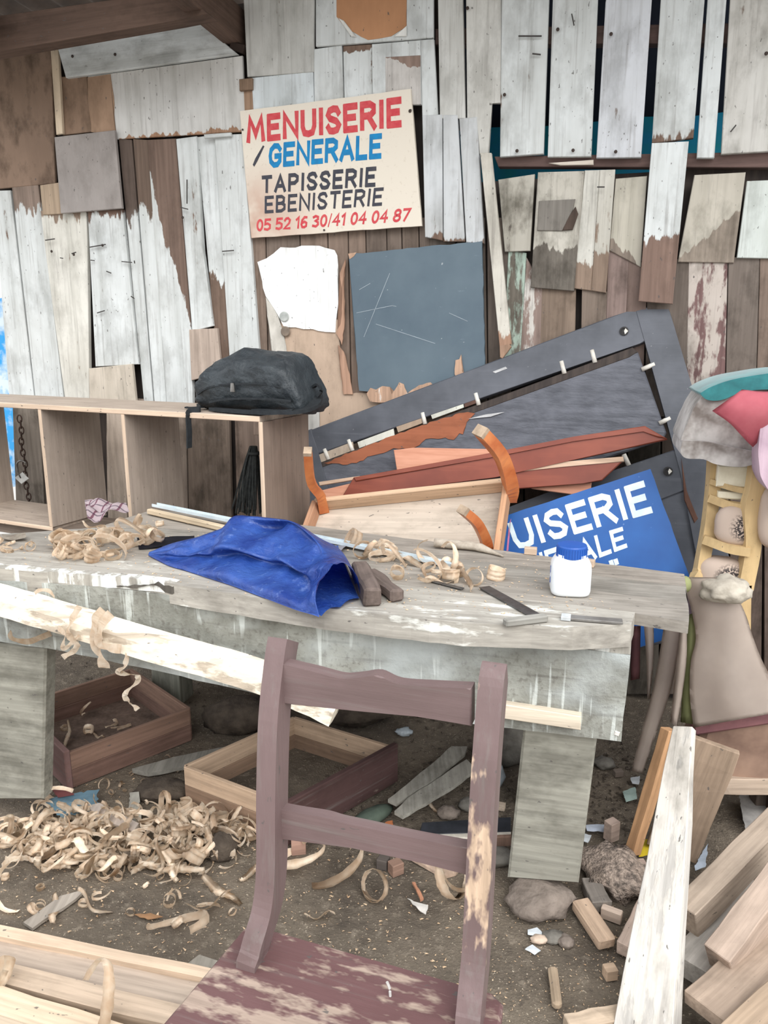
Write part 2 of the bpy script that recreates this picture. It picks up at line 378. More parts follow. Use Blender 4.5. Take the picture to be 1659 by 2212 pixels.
# right white palings with gaps
for q, kw in (
    ([(945, -60), (998, -60), (1005, 256), (950, 256)], dict(wear=.14, paint=(200, 200, 196))),
    ([(1006, -60), (1083, -60), (1081, 222), (1062, 222), (1055, 332), (1036, 332), (1031, 256), (1009, 256)], dict(wear=.03, paint=(204, 203, 198))),
    ([(1084, -60), (1188, -60), (1174, 332), (1080, 339)], dict(wear=.03)),
    ([(1196, -60), (1294, -60), (1277, 338), (1183, 339)], dict(wear=.03)),
    ([(1312, -60), (1412, -60), (1385, 340), (1288, 341)], dict(wear=.03, paint=(204, 207, 212))),
    ([(1431, -60), (1527, -60), (1498, 298), (1408, 310)], dict(wear=.05, lo=.03)),
    ([(1533, -60), (1574, -60), (1543, 341), (1505, 341)], dict(wear=.05)),
    ([(1581, -60), (1760, -60), (1740, 322), (1558, 333)], dict(wear=.05, paint=(200, 198, 193), dirt=.55))):
    B('paling', q, .022, .02, **kw)
B('rail', [(1068, 338), (1760, 326), (1760, 362), (1076, 360)], -.004, .045, wood=(112, 84, 78), wear=1.2, across=1, paint=(190, 180, 170))
B('rail', [(940, 62), (1760, 46), (1760, 92), (940, 96)], -.004, .045, wood=(96, 72, 66), wear=1.2, across=1)
B('batten', [(1185, 352), (1282, 345), (1282, 356), (1210, 357)], .012, .008, paint=(206, 196, 184), wear=.1, across=1)
# row below the rail
B('plank', [(1076, 388), (1155, 376), (1145, 542), (1090, 544)], .014, wear=.2, paint=(178, 174, 164), dirt=1.0, wood=(110, 100, 92))
B('plank', [(1162, 372), (1262, 369), (1240, 629), (1146, 621)], .02, wear=.1, paint=(190, 186, 176), dirt=.8, lo=.36, wood=(118, 110, 100))
B('torn_sheet', [(1164, 434), (1243, 430), (1238, 452), (1215, 499), (1160, 498)], .025, .004, wood=(128, 122, 114), wear=1.2, dirt=.6)
B('torn_sheet', [(1243, 446), (1249, 462), (1237, 496), (1214, 498), (1228, 470)], .028, .006, wood=(88, 70, 60), wear=1.2)
B('plank', [(1263, 368), (1296, 367), (1277, 628), (1238, 623)], .014, wear=.05, lo=.24, wood=(152, 126, 106), paint=(198, 196, 188))
B('plank', [(1296, 367), (1329, 366), (1309, 633), (1277, 628)], .016, wear=.05, lo=.30, wood=(152, 126, 106), paint=(196, 193, 184))
B('plank', [(1330, 386), (1398, 380), (1384, 577), (1316, 541)], .01, wear=.05, lo=.17, slant=.3, wood=(140, 124, 110), paint=(186, 181, 168))
B('plank', [(1500, 378), (1611, 372), (1585, 568), (1464, 566)], .012, wear=.15, lo=.34, slant=-.5, wood=(158, 142, 126), paint=(186, 180, 168), dirt=.6)
B('plank', [(1614, 391), (1740, 386), (1740, 560), (1592, 557)], .016, wear=.03, paint=(202, 208, 204))
B('plank', [(1408, 309), (1488, 305), (1453, 657), (1379, 651)], .045, .02, wear=.02, lo=.43, wood=(136, 106, 92))
# lower right row
zb = 1420
for q, kw in (
    ([(1098, 540), (1137, 546), (1122, 800), (1085, 800)], dict(wear=.4, paint=(172, 190, 178), wood=(120, 112, 100))),
    ([(1137, 556), (1173, 620), (1166, 800), (1122, 800)], dict(wear=.45, wood=(146, 122, 112), paint=(200, 196, 190))),
    ([(1170, 618), (1244, 624), (1240, 800), (1164, 800)], dict(wear=.9, wood=(138, 116, 98))),
    ([(1257, 624), (1312, 630), (1304, 800), (1254, 800)], dict(wear=1.1, grain=.6, wood=(130, 112, 98))),
    ([(1314, 536), (1360, 546), (1346, 800), (1306, 800)], dict(wear=.8, wood=(140, 116, 108))),
    ([(1358, 560), (1400, 570), (1390, 800), (1347, 800)], dict(wear=1.1, grain=.6, wood=(128, 104, 94))),
    ([(1400, 560), (1488, 560), (1482, 900), (1392, 900)], dict(wear=1.1, grain=.6, wood=(112, 98, 88))),
    ([(1488, 560), (1572, 564), (1562, 1000), (1478, 1000)], dict(wear=.42, wood=(128, 92, 90), paint=(186, 176, 168))),
    ([(1574, 556), (1641, 554), (1628, 1000), (1564, 1000)], dict(wear=1.1, grain=.6, wood=(122, 108, 98))),
    ([(1642, 554), (1760, 552), (1740, 1000), (1630, 1000)], dict(wear=1.0, wood=(132, 110, 96)))):
    B('board', q, .004, .02, dirt=.7, **kw)
# middle: bare boards below and beside the sign
xs = [538, 574, 648, 708, 752, 790, 835, 868, 905, 930]
for a, b_ in zip(xs, xs[1:]):
    B('board', [(a, 470), (b_ - 2, 470), (b_ + 6, 940), (a + 9, 940)], rnd.choice((.0, .003, .006)), .018, wood=rnd.choice(((132, 112, 98), (122, 104, 92), (140, 116, 100))), wear=1.0, dirt=.5)
for a, b_ in ((928, 985), (987, 1050), (1052, 1100)):
    B('board', [(a, 470), (b_ - 3, 470), (b_ + 4, 940), (a + 3, 940)], .0, .018, wood=(110, 96, 86), wear=1.1)
for q in ([(912, 249), (955, 247), (956, 520), (918, 512)], [(957, 248), (988, 248), (1004, 522), (958, 522)], [(992, 256), (1030, 252), (1046, 526), (1007, 524)]):
    B('plank', q, .024, .018, wear=.16, paint=(198, 201, 203), lo=.03)
B('batten', [(1037, 330), (1061, 330), (1104, 744), (1079, 748)], .05, .02, wear=.04, lo=.09, wood=(172, 128, 100), paint=(204, 200, 190))
B('splinter', [(1079, 746), (1100, 742), (1104, 750), (1085, 775), (1080, 772)], .05, .018, wood=(176, 136, 108), wear=1.2)
# torn plywood sheet: bare ply below, white facing above, loose strips
B('plywood_sheet', [(606, 690), (729, 690), (736, 760), (752, 852), (840, 850), (880, 836), (985, 800), (1010, 960), (660, 1010), (640, 900), (625, 800)], .012, .012, wood=(204, 172, 144), wear=1.2, dirt=.35, grain=.12, rag=.008, step=.03)
B('white_facing', [(556, 566), (590, 548), (606, 534), (690, 531), (722, 540), (728, 552), (730, 640), (724, 718), (655, 711), (612, 704), (600, 680), (574, 640)], .018, .006, wear=-.2, paint=(250, 252, 252), dirt=.12, rag=.004, step=.03)
B('white_facing', [(574, 642), (600, 682), (612, 720), (626, 800), (632, 860), (596, 860), (590, 780)], .016, .006, wear=.12, paint=(216, 212, 204), rag=.004, step=.04)
B('grey_strip', [(651, 772), (668, 778), (672, 800), (688, 830), (690, 960), (664, 960)], .016, .004, wear=.1, paint=(196, 194, 190), rag=.003, step=.04)
for q in ([(726, 720), (736, 700), (740, 640), (734, 590), (746, 560), (742, 620), (744, 700), (738, 745)], [(730, 745), (742, 760), (752, 800), (762, 852), (742, 852)]):
    B('splinter', q, .02, .006, wood=(196, 146, 116), wear=1.2, rag=.004, step=.02)
for x_, y_, cl in ((614, 684, (196, 200, 196)), (617, 716, (140, 126, 112))):
    u, v = WALL.px(x_, y_, .02)
    o = obj('round_cap', lathe_bm([(.02, 0), (.021, .003), (.018, .006), (.001, .007)], 16), mk('cap_%d' % x_, cl, rough=.5), wall, WALL.mat(u, v, .019) @ Matrix.Rotation(R(90), 4, 'X'))
# lower left boards seen through the shelf and below it
for q, kw in (
    ([(26, 858), (84, 866), (112, 1420), (46, 1420)], dict(wood=(136, 124, 112))),
    ([(88, 866), (186, 866), (206, 1420), (116, 1420)], dict(wood=(140, 122, 106))),
    ([(276, 860), (400, 868), (412, 1420), (282, 1420)], dict(wood=(140, 122, 108))),
    ([(404, 870), (494, 874), (508, 1420), (412, 1420)], dict(wood=(116, 98, 84), wear=.62, paint=(168, 156, 142))),
    ([(506, 876), (572, 880), (584, 1420), (520, 1420)], dict(wood=(128, 106, 92))),
    ([(575, 880), (668, 880), (672, 1420), (586, 1420)], dict(wood=(120, 100, 88)))):
    kw.setdefault('wear', .95)
    B('board', q, .002, .018, dirt=.8, **kw)
B('half_log', [(230, 866), (270, 866), (280, 1420), (238, 1420)], .03, .03, wood=(196, 176, 158), wear=.7, paint=(210, 196, 182), rag=.003, step=.06)
for x_ in range(690, 1700, 74):
    B('board', [(x_, 900), (x_ + 71, 900), (x_ + 66, 1500), (x_ - 2, 1500)], -.002, .018, wood=(104 + rnd.randint(-8, 10), 88, 78), wear=1.1, dirt=.8)
# nails
for (a, b_) in (((98, 519), (118, 516)), ((194, 534), (228, 528)), ((263, 565), (285, 567)), ((155, 548), (164, 545)), ((230, 586), (240, 590)), ((130, 557), (136, 558)), ((290, 563), (291, 569)), ((210, 676), (226, 671)), ((283, 640), (290, 645)), ((196, 562), (204, 563)), ((480, 543), (505, 541)), ((404, 388), (404, 440)), ((390, 448), (406, 452)), ((1235, 30), (1240, 55)), ((1120, 78), (1170, 78)), ((1150, 116), (1168, 118)), ((1590, 270), (1578, 285)), ((1290, 404), (1306, 404))):
    A_, D = WALL.p3(*a, .034), WALL.p3(*b_, .034); beam('bent_nail', A_, D, .004, .004, mk('nail_%d' % a[0], (78, 74, 72), bump=0), wall, bevel=0)
M_nail = mk('rusty_nail', (70, 58, 52), rough=.6, bump=0)
for x_, y_ in ((1205, 64), (1238, 325), (1330, 328), (1117, 326), (1655, 116), (249, 118), (157, 122), (112, 543), (300, 1), (1090, 205), (222, 530), (886, 240), (395, 470), (160, 550), (1010, 18), (1320, 74)):
    u, v = WALL.px(x_, y_, .03); obj('nail', lathe_bm([(.006, 0), (.006, .002), (.002, .004)], 8), M_nail, wall, WALL.mat(u, v, .031) @ Matrix.Rotation(R(90), 4, 'X'))

# ---- behind the palings: added backdrop, dark void put into its colour; blue tarpaulin band
M_void = mk('dark_void_tone', (38, 46, 62), (28, 34, 48), scale=6)
slab('void_backdrop', WALL, [(-.3, .0), (3.2, .0), (3.2, 3.2), (-.3, 3.2)], -.62, .01, M_void, None, uv=True, bevel=0)['kind'] = 'structure'
M_teal = mk('teal_tarp', (36, 150, 206), (30, 158, 168), scale=5, rough=.45)
t = slab('blue_tarpaulin', WALL, [(uL - .3, WP(1300, 345, -.56)[1] - .12), (uR, WP(1300, 345, -.56)[1] - .12), (uR, WP(1300, 262, -.56)[1]), (uL - .3, WP(1300, 262, -.56)[1])], -.56, .006, M_teal, None, uv=True, rag=.012, step=.2)
tag(t, 'teal blue tarpaulin glimpsed through the gaps between the white palings', 'tarpaulin')
M_sky = mk('bright_blue_tarp', (60, 170, 240), (225, 240, 250), scale=7, lo=.42, hi=.58, rough=.4)
t = slab('outside_tarpaulin', WALL, [(u0 - 1.1, .55), (u0 + .3, .55), (u0 + .3, 1.62), (u0 - 1.1, 1.62)], -.5, .008, M_sky, None, uv=True, rag=.02, step=.15)
tag(t, 'bright blue and white tarpaulin outside past the left edge of the plank wall', 'tarpaulin')

# ---- roof: sheet, purlin, rafter
M_roof = mk('rusty_roof_sheet', (96, 82, 72), (64, 54, 48), scale=5)
roof = thing('ceiling', None, None, (0, 2.6, 2.66)); roof['kind'] = 'structure'
bm = bmesh.new(); rows = []
for i in range(141):
    u = -3.2 + 5.6 * i / 140
    rows.append([bm.verts.new(WALL.pt(u, 2.84 + .02 * math.cos(i * 1.57) + .06 * w_, w_)) for w_ in (-.75, .3, .85)])
for a, b_ in zip(rows, rows[1:]):
    for j in range(2): bm.faces.new((a[j], b_[j], b_[j + 1], a[j + 1]))
obj('roof_sheet', bm, M_roof, roof, smooth=True)
M_beam = dict(wood=(104, 78, 64), wear=1.1, dirt=.5)
p = Pl(WALL.pt(0, 0, .32), ex, nn)
slab('purlin', p, [(-200, 62), (390, -22), (450, 30), (380, 44), (-200, 146)], 0, .07, None, roof, across=1, **M_beam)
beam('rafter', WALL.p3(512, 64, -.03), atY(300, -120, 2.72), .07, .13, None, roof, **M_beam)
beam('rafter', WALL.p3(-60, 60, -.03), WALL.p3(-60, 40, .9), .07, .12, None, roof, **M_beam)
beam('post', WALL.p3(500, 100, .01), WALL.p3(530, 108, .01), .03, .03, None, roof, wood=(70, 52, 44), wear=1.1)
# ================================================================== LETTERING
def loop(x0, y0, x1, y1, n=14, a0=0, a1=360):
    return [((x0 + x1) / 2 + (x1 - x0) / 2 * math.cos(R(a0 + (a1 - a0) * i / n)), (y0 + y1) / 2 + (y1 - y0) / 2 * math.sin(R(a0 + (a1 - a0) * i / n))) for i in range(n + 1)]
GL = {
 'M': (1.2, [[(0, 0), (.12, 1), (.5, .25), (.88, 1), (1, 0)]]), 'E': (.8, [[(0, 0), (0, 1)], [(0, 1), (1, 1)], [(0, .52), (.85, .52)], [(0, 0), (1, 0)]]),
 'N': (.95, [[(0, 0), (0, 1), (1, 0), (1, 1)]]), 'U': (.9, [[(0, 1), (0, .35), (.15, .06), (.5, 0), (.85, .06), (1, .35), (1, 1)]]),
 'I': (.12, [[(.5, 0), (.5, 1)]]), 'S': (.85, [[(.95, .8), (.8, .97), (.5, 1), (.15, .93), (.02, .75), (.2, .58), (.75, .44), (.98, .25), (.82, .05), (.5, 0), (.18, .03), (.02, .2)]]),
 'R': (.9, [[(0, 0), (0, 1)], [(0, 1), (.65, 1), (.95, .88), (.95, .66), (.65, .5), (0, .5)], [(.5, .5), (1, 0)]]),
 'G': (.95, [[(.96, .8), (.75, .98), (.4, 1), (.08, .8), (0, .5), (.08, .2), (.4, 0), (.75, .02), (.97, .2), (.97, .46), (.55, .46)]]),
 'A': (1.0, [[(0, 0), (.5, 1), (1, 0)], [(.2, .33), (.8, .33)]]), 'L': (.75, [[(0, 1), (0, 0), (1, 0)]]), 'T': (.9, [[(0, 1), (1, 1)], [(.5, 1), (.5, 0)]]),
 'P': (.85, [[(0, 0), (0, 1)], [(0, 1), (.65, 1), (.97, .87), (.97, .63), (.65, .46), (0, .46)]]),
 'B': (.88, [[(0, 0), (0, 1)], [(0, 1), (.6, 1), (.88, .88), (.85, .64), (.6, .53), (0, .53)], [(.6, .53), (.97, .4), (.97, .14), (.6, 0), (0, 0)]]),
 '0': (.7, [loop(0, 0, 1, 1)]), '1': (.35, [[(0, .78), (.8, 1), (.8, 0)]]), '2': (.75, [[(.02, .78), (.25, .97), (.6, 1), (.95, .8), (.85, .5), (0, 0), (1, 0)]]),
 '3': (.7, [[(0, .9), (.4, 1), (.85, .9), (.88, .68), (.4, .54), (.9, .4), (.98, .18), (.6, 0), (0, .08)]]), '4': (.8, [[(.72, 0), (.72, 1), (0, .34), (1, .34)]]),
 '5': (.75, [[(.95, 1), (.1, 1), (.06, .56), (.5, .62), (.95, .45), (.95, .15), (.5, 0), (0, .08)]]),
 '6': (.7, [[(.9, .95), (.5, .98), (.1, .7), (0, .3), (.2, .03), (.6, 0), (.95, .12), (.95, .4), (.55, .54), (.05, .4)]]),
 '7': (.75, [[(0, 1), (1, 1), (.35, 0)]]), '8': (.75, [loop(.06, .52, .94, 1, 12), loop(0, 0, 1, .52, 12)]), '/': (.25, [[(0, -.1), (1, 1.1)]]), ' ': (.32, []), '|': (.05, [[(0, 0), (0, 1)]]),
 '"': (.35, [[(0, 1), (.1, .6)], [(.8, 1), (.9, .6)]])}
def text_mesh(txt, sw=.19, gap=.36, skew=0.0):
    """stroke lettering: quads in a box x 0..width, y 0..1"""
    quads = []; x = 0; lw = sw
    for ch in txt:
        w, strokes = GL[ch]; k = sw * (.25 if ch == '/' else .5)
        for s in strokes:
            pts = [Vector((x + a * w + skew * b_, b_)) for a, b_ in s]; n = len(pts); cl = (pts[0] - pts[-1]).length < 1e-6
            L, Rr = [], []
            for i, p in enumerate(pts):
                a = pts[i - 1] if i else (pts[-2] if cl else None); d = pts[i + 1] if i < n - 1 else (pts[1] if cl else None)
                d1 = (p - a).normalized() if a else None; d2 = (d - p).normalized() if d else None
                if d1 and d2:
                    t = d1 + d2; t = t.normalized() if t.length > .2 else d1; m = Vector((-t.y, t.x)); kk = k / max(.55, abs(m.dot(Vector((-d1.y, d1.x)))))
                    q = p
                else:
                    t = d1 or d2; m = Vector((-t.y, t.x)); kk = k; q = p + t * (k * .8 if d1 else -k * .8)
                L.append(q + m * kk); Rr.append(q - m * kk)
            for i in range(n - 1): quads.append((L[i], L[i + 1], Rr[i + 1], Rr[i]))
        x += w + gap * (.6 if ch in ' ' else 1)
    return quads, x - gap
def lettering(txt, pl, quad, off, mat, parent, th=.0012, name='lettering', **kw):
    """map a line of text on the quad TL,TR,BR,BL (sight lines) of plane pl"""
    sw_ = kw.get('sw', .19) * .9; hw = sw_ / 2; qs, W = text_mesh(txt, **kw); tl, tr, br, bl = [Vector(pl.px(x, y, off)) for x, y in quad]
    def mp(p):
        a, b_ = (p.x + hw) / (W + sw_), (p.y + hw) / (1 + sw_); return (bl.lerp(br, a)).lerp(tl.lerp(tr, a), b_)
    cu, cv = (tl + br) / 2; bm = bmesh.new()
    for i, q in enumerate(qs):
        pts = [mp(p) for p in q]; dz = (i % 7) * .00004
        f = [bm.verts.new((p.x - cu, -dz, p.y - cv)) for p in pts]; g = [bm.verts.new((p.x - cu, th, p.y - cv)) for p in pts]
        bm.faces.new(f)
        for j in range(4): bm.faces.new((f[j], g[j], g[(j + 1) % 4], f[(j + 1) % 4]))
    return obj(name, bm, mat, parent, pl.mat(cu, cv, off))
M_red = mk('red_sign_paint', (196, 62, 72), (206, 88, 90), rough=.7, scale=40, bump=.1)
M_cyan = mk('blue_sign_paint', (22, 134, 190), (34, 116, 168), rough=.7, scale=40, bump=.1)
M_ink = mk('black_sign_paint', (56, 60, 72), (74, 72, 78), rough=.7, scale=40, bump=.1)
M_wht = mk('white_sign_paint', (226, 238, 240), (205, 220, 226), rough=.6, scale=30, bump=.1)
# ---- painted sign on the wall
SG = Pl(WALL.pt(0, 0, .03), ex, nn)
quad = [(518, 240), (887, 192), (911, 488), (543, 514)]
sp = SG.p3(715, 360, 0)
sign = thing('painted_sign', 'cream hand painted carpentry sign with red, blue and black lettering nailed to the plank wall', 'sign', sp)
k = NT('sign_cream'); tc = k.n('TexCoord'); a1 = k.noise(tc.outputs['Object'], 4.5, 4, .6); a2 = k.noise(tc.outputs['Object'], 60, 3)
uvn = k.n('SeparateXYZ'); k.l(tc.outputs['UV'], uvn.inputs[0])
stain = k.math('MULTIPLY', k.rng(a1, .30, .52), k.math('MULTIPLY', k.rng(uvn.outputs[0], .50, .0), k.rng(uvn.outputs[1], .62, .2)))
col = k.mix(k.math('MULTIPLY', stain, .8), c(222, 213, 198), c(172, 116, 92)); col = k.mix(k.rng(a2, .6, .75, 0, .4), col, c(176, 160, 140))
k.l(col, k.b.inputs['Base Color']); k.b.inputs['Roughness'].default_value = .7
slab('board', SG, quad, .0, .014, k.m, sign, rag=.0015, step=.05)
lettering('MENUISERIE', SG, [(531, 253), (866, 209), (868, 274), (533, 310)], .0008, M_red, sign, sw=.31, skew=.04, gap=.46)
lettering('GENERALE', SG, [(580, 311), (824, 288), (824, 342), (580, 363)], .0008, M_cyan, sign, sw=.29, skew=.05, gap=.42)
lettering('TAPISSERIE', SG, [(563, 380), (811, 360), (811, 403), (565, 418)], .0008, M_ink, sign, sw=.27, skew=.1, gap=.5)
lettering('EBENISTERIE', SG, [(570, 424), (827, 405), (825, 444), (572, 461)], .0008, M_ink, sign, sw=.23, skew=.1, gap=.46)
lettering('05 52 16 30/41 04 04 87', SG, [(553, 474), (887, 449), (883, 478), (554, 500)], .0008, M_red, sign, sw=.24, skew=.1, gap=.34)
bm = prism_bm([( *SG.px(x, y, .001),) for x, y in ((568, 314), (571, 316), (556, 348), (549, 360), (546, 356), (551, 343))], .001)
obj('pencil_mark', bm, M_ink, sign, SG.mat(0, 0, .001))
for x_, y_ in ((524, 280), (887, 238), (700, 497)):
    u, v = SG.px(x_, y_, .003); obj('nail', lathe_bm([(.004, 0), (.004, .0015), (.001, .002)], 8), M_nail, sign, SG.mat(u, v, .002) @ Matrix.Rotation(R(90), 4, 'X'))
# ---- slate blue board
k = NT('slate_paint'); tc = k.n('TexCoord'); a1 = k.noise(tc.outputs['Object'], 3, 5, .6); a2 = k.noise(k.vmath('MULTIPLY', tc.outputs['Object'], (14, 1, 70)), 1, 4, .7); a3 = k.noise(tc.outputs['Object'], 45, 3)
col = k.mix(k.rng(a1, .35, .65), c(82, 98, 110), c(98, 114, 124)); col = k.mix(k.rng(a2, .66, .74, 0, .35), col, c(150, 164, 172)); col = k.mix(k.rng(a3, .72, .76, 0, .8), col, c(190, 196, 198))
k.l(col, k.b.inputs['Base Color']); k.b.inputs['Roughness'].default_value = .65
sl = thing('slate_board', 'slate blue painted board with torn lower edge leaning on the wall below the sign', 'board', WALL.p3(905, 690, .03))
slab('panel', WALL, [(753, 549), (1041, 521), (1047, 790), (1046, 830), (960, 862), (776, 844)], .034, .014, k.m, sl, rag=.002, step=.03)
M_scr = mk('chalk_scratch', (170, 182, 190), rough=.9, bump=0)
for a, b_ in (((770, 676), (848, 660)), ((812, 700), (940, 742)), ((786, 728), (842, 590)), ((970, 676), (1010, 694)), ((846, 660), (856, 662)), ((776, 626), (800, 612))):
    A, D = WALL.p3(*a, .0345), WALL.p3(*b_, .0345); beam('scratch', A, D, .0022, .0008, M_scr, sl, up=nn, bevel=0)
for q in ([(792, 850), (800, 838), (812, 842), (826, 834), (842, 836), (846, 852), (862, 826), (872, 830), (880, 850), (905, 832), (930, 826), (940, 838), (900, 872), (800, 868)], [(982, 808), (984, 778), (992, 776), (996, 766), (998, 802), (1002, 806), (986, 816)]):
    o = slab('torn_splinter', WALL, q, .040, .004, None, sl, rag=.002, step=.015, wood=(206, 160, 128), paint=(232, 232, 226), wear=.6, dirt=.1)
slab('bare_corner', WALL, [(752, 548), (770, 545), (764, 554), (755, 560)], .0355, .001, None, sl, bevel=0, wood=(206, 160, 128), wear=1.2)

# ================================================================== SHELF UNIT (open box, behind the bench)
A0, A1 = atT(0, 0, 1), None
xs_, ns_ = yaw(25)
fr = atZ(557, 909, 1.138)
SH = Pl((fr.x, fr.y, 0), xs_, ns_)
zt = 1.138; zb_ = .66; dep = .30
uL_ = SH.px(-330, 870)[0]
M_face = dict(wood=(182, 162, 144), wear=1.2, dirt=.25, grain=.6)
shelf = thing('open_shelf_unit', 'long unfinished veneered shelf unit with open bays standing behind the workbench', 'shelf', SH.pt(-.5, 0))
def box_uv(name, u0_, u1_, z0_, z1_, w0, w1, parent, mat=None, pl=SH, **kw):
    return slab(name, pl, [(u0_, z0_), (u1_, z0_), (u1_, z1_), (u0_, z1_)], -w0, w1 - w0, mat, parent, uv=True, **kw)
pale = dict(wood=(222, 190, 160), wear=1.2, dirt=.1)
uD = [SH.px(x, 1000)[0] for x in (-112, 97, 273, 566)]
box_uv('top_board', uL_, SH.px(557, 909)[0] + .008, zt - .004, zt + .016, 0, dep, shelf, across=1, **M_face)
box_uv('ply_edge', uL_, SH.px(557, 909)[0] + .008, zt - .004, zt + .0145, -.004, 0, shelf, across=1, **pale)
for i, u in enumerate(uD):
    box_uv('side_panel' if i == 3 else 'divider', u - .008, u + .008, zb_, zt - .004, 0, dep, shelf, grain=.5, wood=(176, 157, 141) if i < 3 else (142, 120, 104), wear=1.2, dirt=.2)
    box_uv('edge_strip', u - .008, u + .008, zb_, zt - .004, -.003, 0, shelf, **pale)
box_uv('bottom_board', uL_, uD[1], zb_ - .016, zb_, 0, dep, shelf, across=1, **M_face)
box_uv('ply_edge', uL_, uD[1] + .008, zb_ - .016, zb_, -.004, 0, shelf, across=1, **pale)
tr = thing('trestle', 'low rough wooden trestle under the shelf unit behind the bench', 'trestle', SH.pt(-.6, 0))
box_uv('top_plank', uL_ + .5, uD[3], zb_ - .066, zb_ - .0165, .03, .27, tr, across=1, wood=(130, 112, 98), wear=1.1)
for u in (uL_ + .55, uD[3] - .1):
    box_uv('leg', u, u + .06, 0, zb_ - .066, .08, .2, tr, wood=(120, 102, 88), wear=1.1)
# ---- chain and hook hanging in the left bay
M_steel = mk('dull_steel', (150, 148, 146), (96, 90, 84), rough=.4, metal=.8, scale=40)
M_rust = mk('rusty_chain', (92, 74, 66), (60, 48, 44), rough=.6, metal=.4, scale=60)
P0 = WALL.p3(42, 905, .05)
ch = thing('chain', 'rusty chain with a bright hook hanging on the wall in the left shelf bay', 'chain', P0)
def ring_pts(r1, r2, n=10): return [(r1 * math.cos(2 * math.pi * i / n), 0, r2 * math.sin(2 * math.pi * i / n)) for i in range(n)]
ppm = 1661 / 3.6
for i in range(16):
    P = P0 + Vector((.004 * math.sin(i), -.0, -.027 * i)); bmr = sweep_bm(ring_pts(.010, .019), circ(.0034, 6), up=(0, 1, 0), closed=True)
    obj('link', bmr, M_rust, ch, T(P) @ Matrix.Rotation(R(18 + 90 * (i % 2)), 4, 'Z'), smooth=True)
hk = [Vector((.024 * math.cos(R(a)), 0, .024 * math.sin(R(a)))) for a in range(20, 200, 20)] + [Vector((-.024, 0, -.03)), Vector((-.01, 0, -.06))]
obj('hook', sweep_bm(hk, circ(.0045, 6), up=(0, 1, 0)), M_steel, ch, T(WALL.p3(47, 1006, .075)), smooth=True)
M_tag = mk('white_card', (214, 214, 210), rough=.8, bump=0)
slab('card_tag', WALL, [(31, 1032), (48, 1020), (62, 1034), (46, 1046)], .08, .002, M_tag, ch)
# ---- dark bundle of fibres in the right bay
M_fib = mk('dark_fibre', (52, 54, 52), (34, 36, 36), scale=60, rough=.9)
Pc = SH.p3(556, 1000, -.15)
fb = thing('fibre_bundle', 'dark broom-like bundle of black fibres hanging inside the right shelf bay', 'broom', Pc)
for i in range(46):
    a = rnd.uniform(0, 6.28); r_ = rnd.uniform(.004, .04); q = Vector((math.cos(a) * r_, math.sin(a) * r_, 0))
    top = Pc + xs_ * -.015 + q * .3 + Vector((0, 0, .06)); mid = Pc - xs_ * .03 + q * .9 + Vector((0, 0, -.04)); end = Pc - xs_ * rnd.uniform(.03, .075) + q * 1.1 + Vector((0, 0, -.17 - rnd.uniform(0, .03)))
    obj('fibre', sweep_bm(spline([top, mid, end], 4), circ(.0035, 4)), M_fib, fb)
obj('binding', sweep_bm([Pc - xs_ * .012 + Vector((.018 * math.cos(t_), .018 * math.sin(t_), .035)) for t_ in [i * .5236 for i in range(12)]], circ(.006, 6), closed=True), M_fib, fb, smooth=True)

# ---- backpack on the shelf
M_bag = mk('black_nylon', (52, 58, 62), (38, 43, 47), rough=.55, scale=14, bump=.9, bd=.01, spec=.45)
M_strap = mk('black_webbing', (42, 46, 49), rough=.8, scale=60)
zS = zt + .016
bl_, br_ = SH.px(414, 893, -.05)[0], SH.px(650, 893, -.05)[0]; wB = br_ - bl_; cB = SH.pt((bl_ + br_) / 2, zS, -.16)
bag = thing('backpack', 'black backpack lying on its side on top of the shelf unit', 'backpack', cB, -R(25))
MB = T(cB) @ Matrix.Rotation(-R(25), 4, 'Z')
prof = [(-.5, .015, .12, .075), (-.49, .02, .17, .11), (-.45, .04, .21, .145), (-.36, .085, .23, .172), (-.22, .125, .245, .19), (-.06, .15, .25, .212), (.08, .15, .25, .214), (.22, .145, .25, .206), (.32, .135, .245, .198), (.375, .115, .24, .182), (.41, .09, .235, .15), (.45, .08, .22, .10), (.485, .07, .18, .07)]
bm = bmesh.new(); rings = []
for (fx, _, dpt, hh) in prof:
    ring = []
    for i in range(26):
        a = 2 * math.pi * i / 26; ca, sa = math.cos(a), math.sin(a); kk = (abs(ca) ** 2.7 + abs(sa) ** 2.7) ** (-1 / 2.7)
        p = Vector((fx * wB, dpt / 2 * ca * kk, hh / 2 + hh / 2 * sa * kk))
        d = 1 + .07 * noise.noise(p * 11) + .05 * noise.noise(p * 26)
        ring.append(bm.verts.new((p.x, p.y * d, max(0, p.z * d))))
    rings.append(ring)
for A_, B_ in zip(rings, rings[1:]):
    for i in range(26): bm.faces.new((A_[i], A_[(i + 1) % 26], B_[(i + 1) % 26], B_[i]))
bm.faces.new(rings[0][::-1]); bm.faces.new(rings[-1])
bmesh.ops.subdivide_edges(bm, edges=bm.edges, cuts=1, use_grid_fill=True, smooth=.6)
for v in bm.verts: v.co += Vector((0, -1, .35)) * .017 * (noise.noise(v.co * 30) + .6 * noise.noise(Vector((v.co.x * 22, 0, v.co.z * 70))))
obj('body', bm, M_bag, bag, MB, smooth=True)
def bagtube(name, pts, w, h, mat=M_strap): return obj(name, sweep_bm(spline(pts, 5), rect(w, h)), mat, bag, MB, smooth=False)
bagtube('zip_line', [(-.42 * wB, -.115, .06), (-.3 * wB, -.126, .085), (-.1 * wB, -.129, .10), (.2 * wB, -.127, .105), (.4 * wB, -.115, .09)], .006, .006)
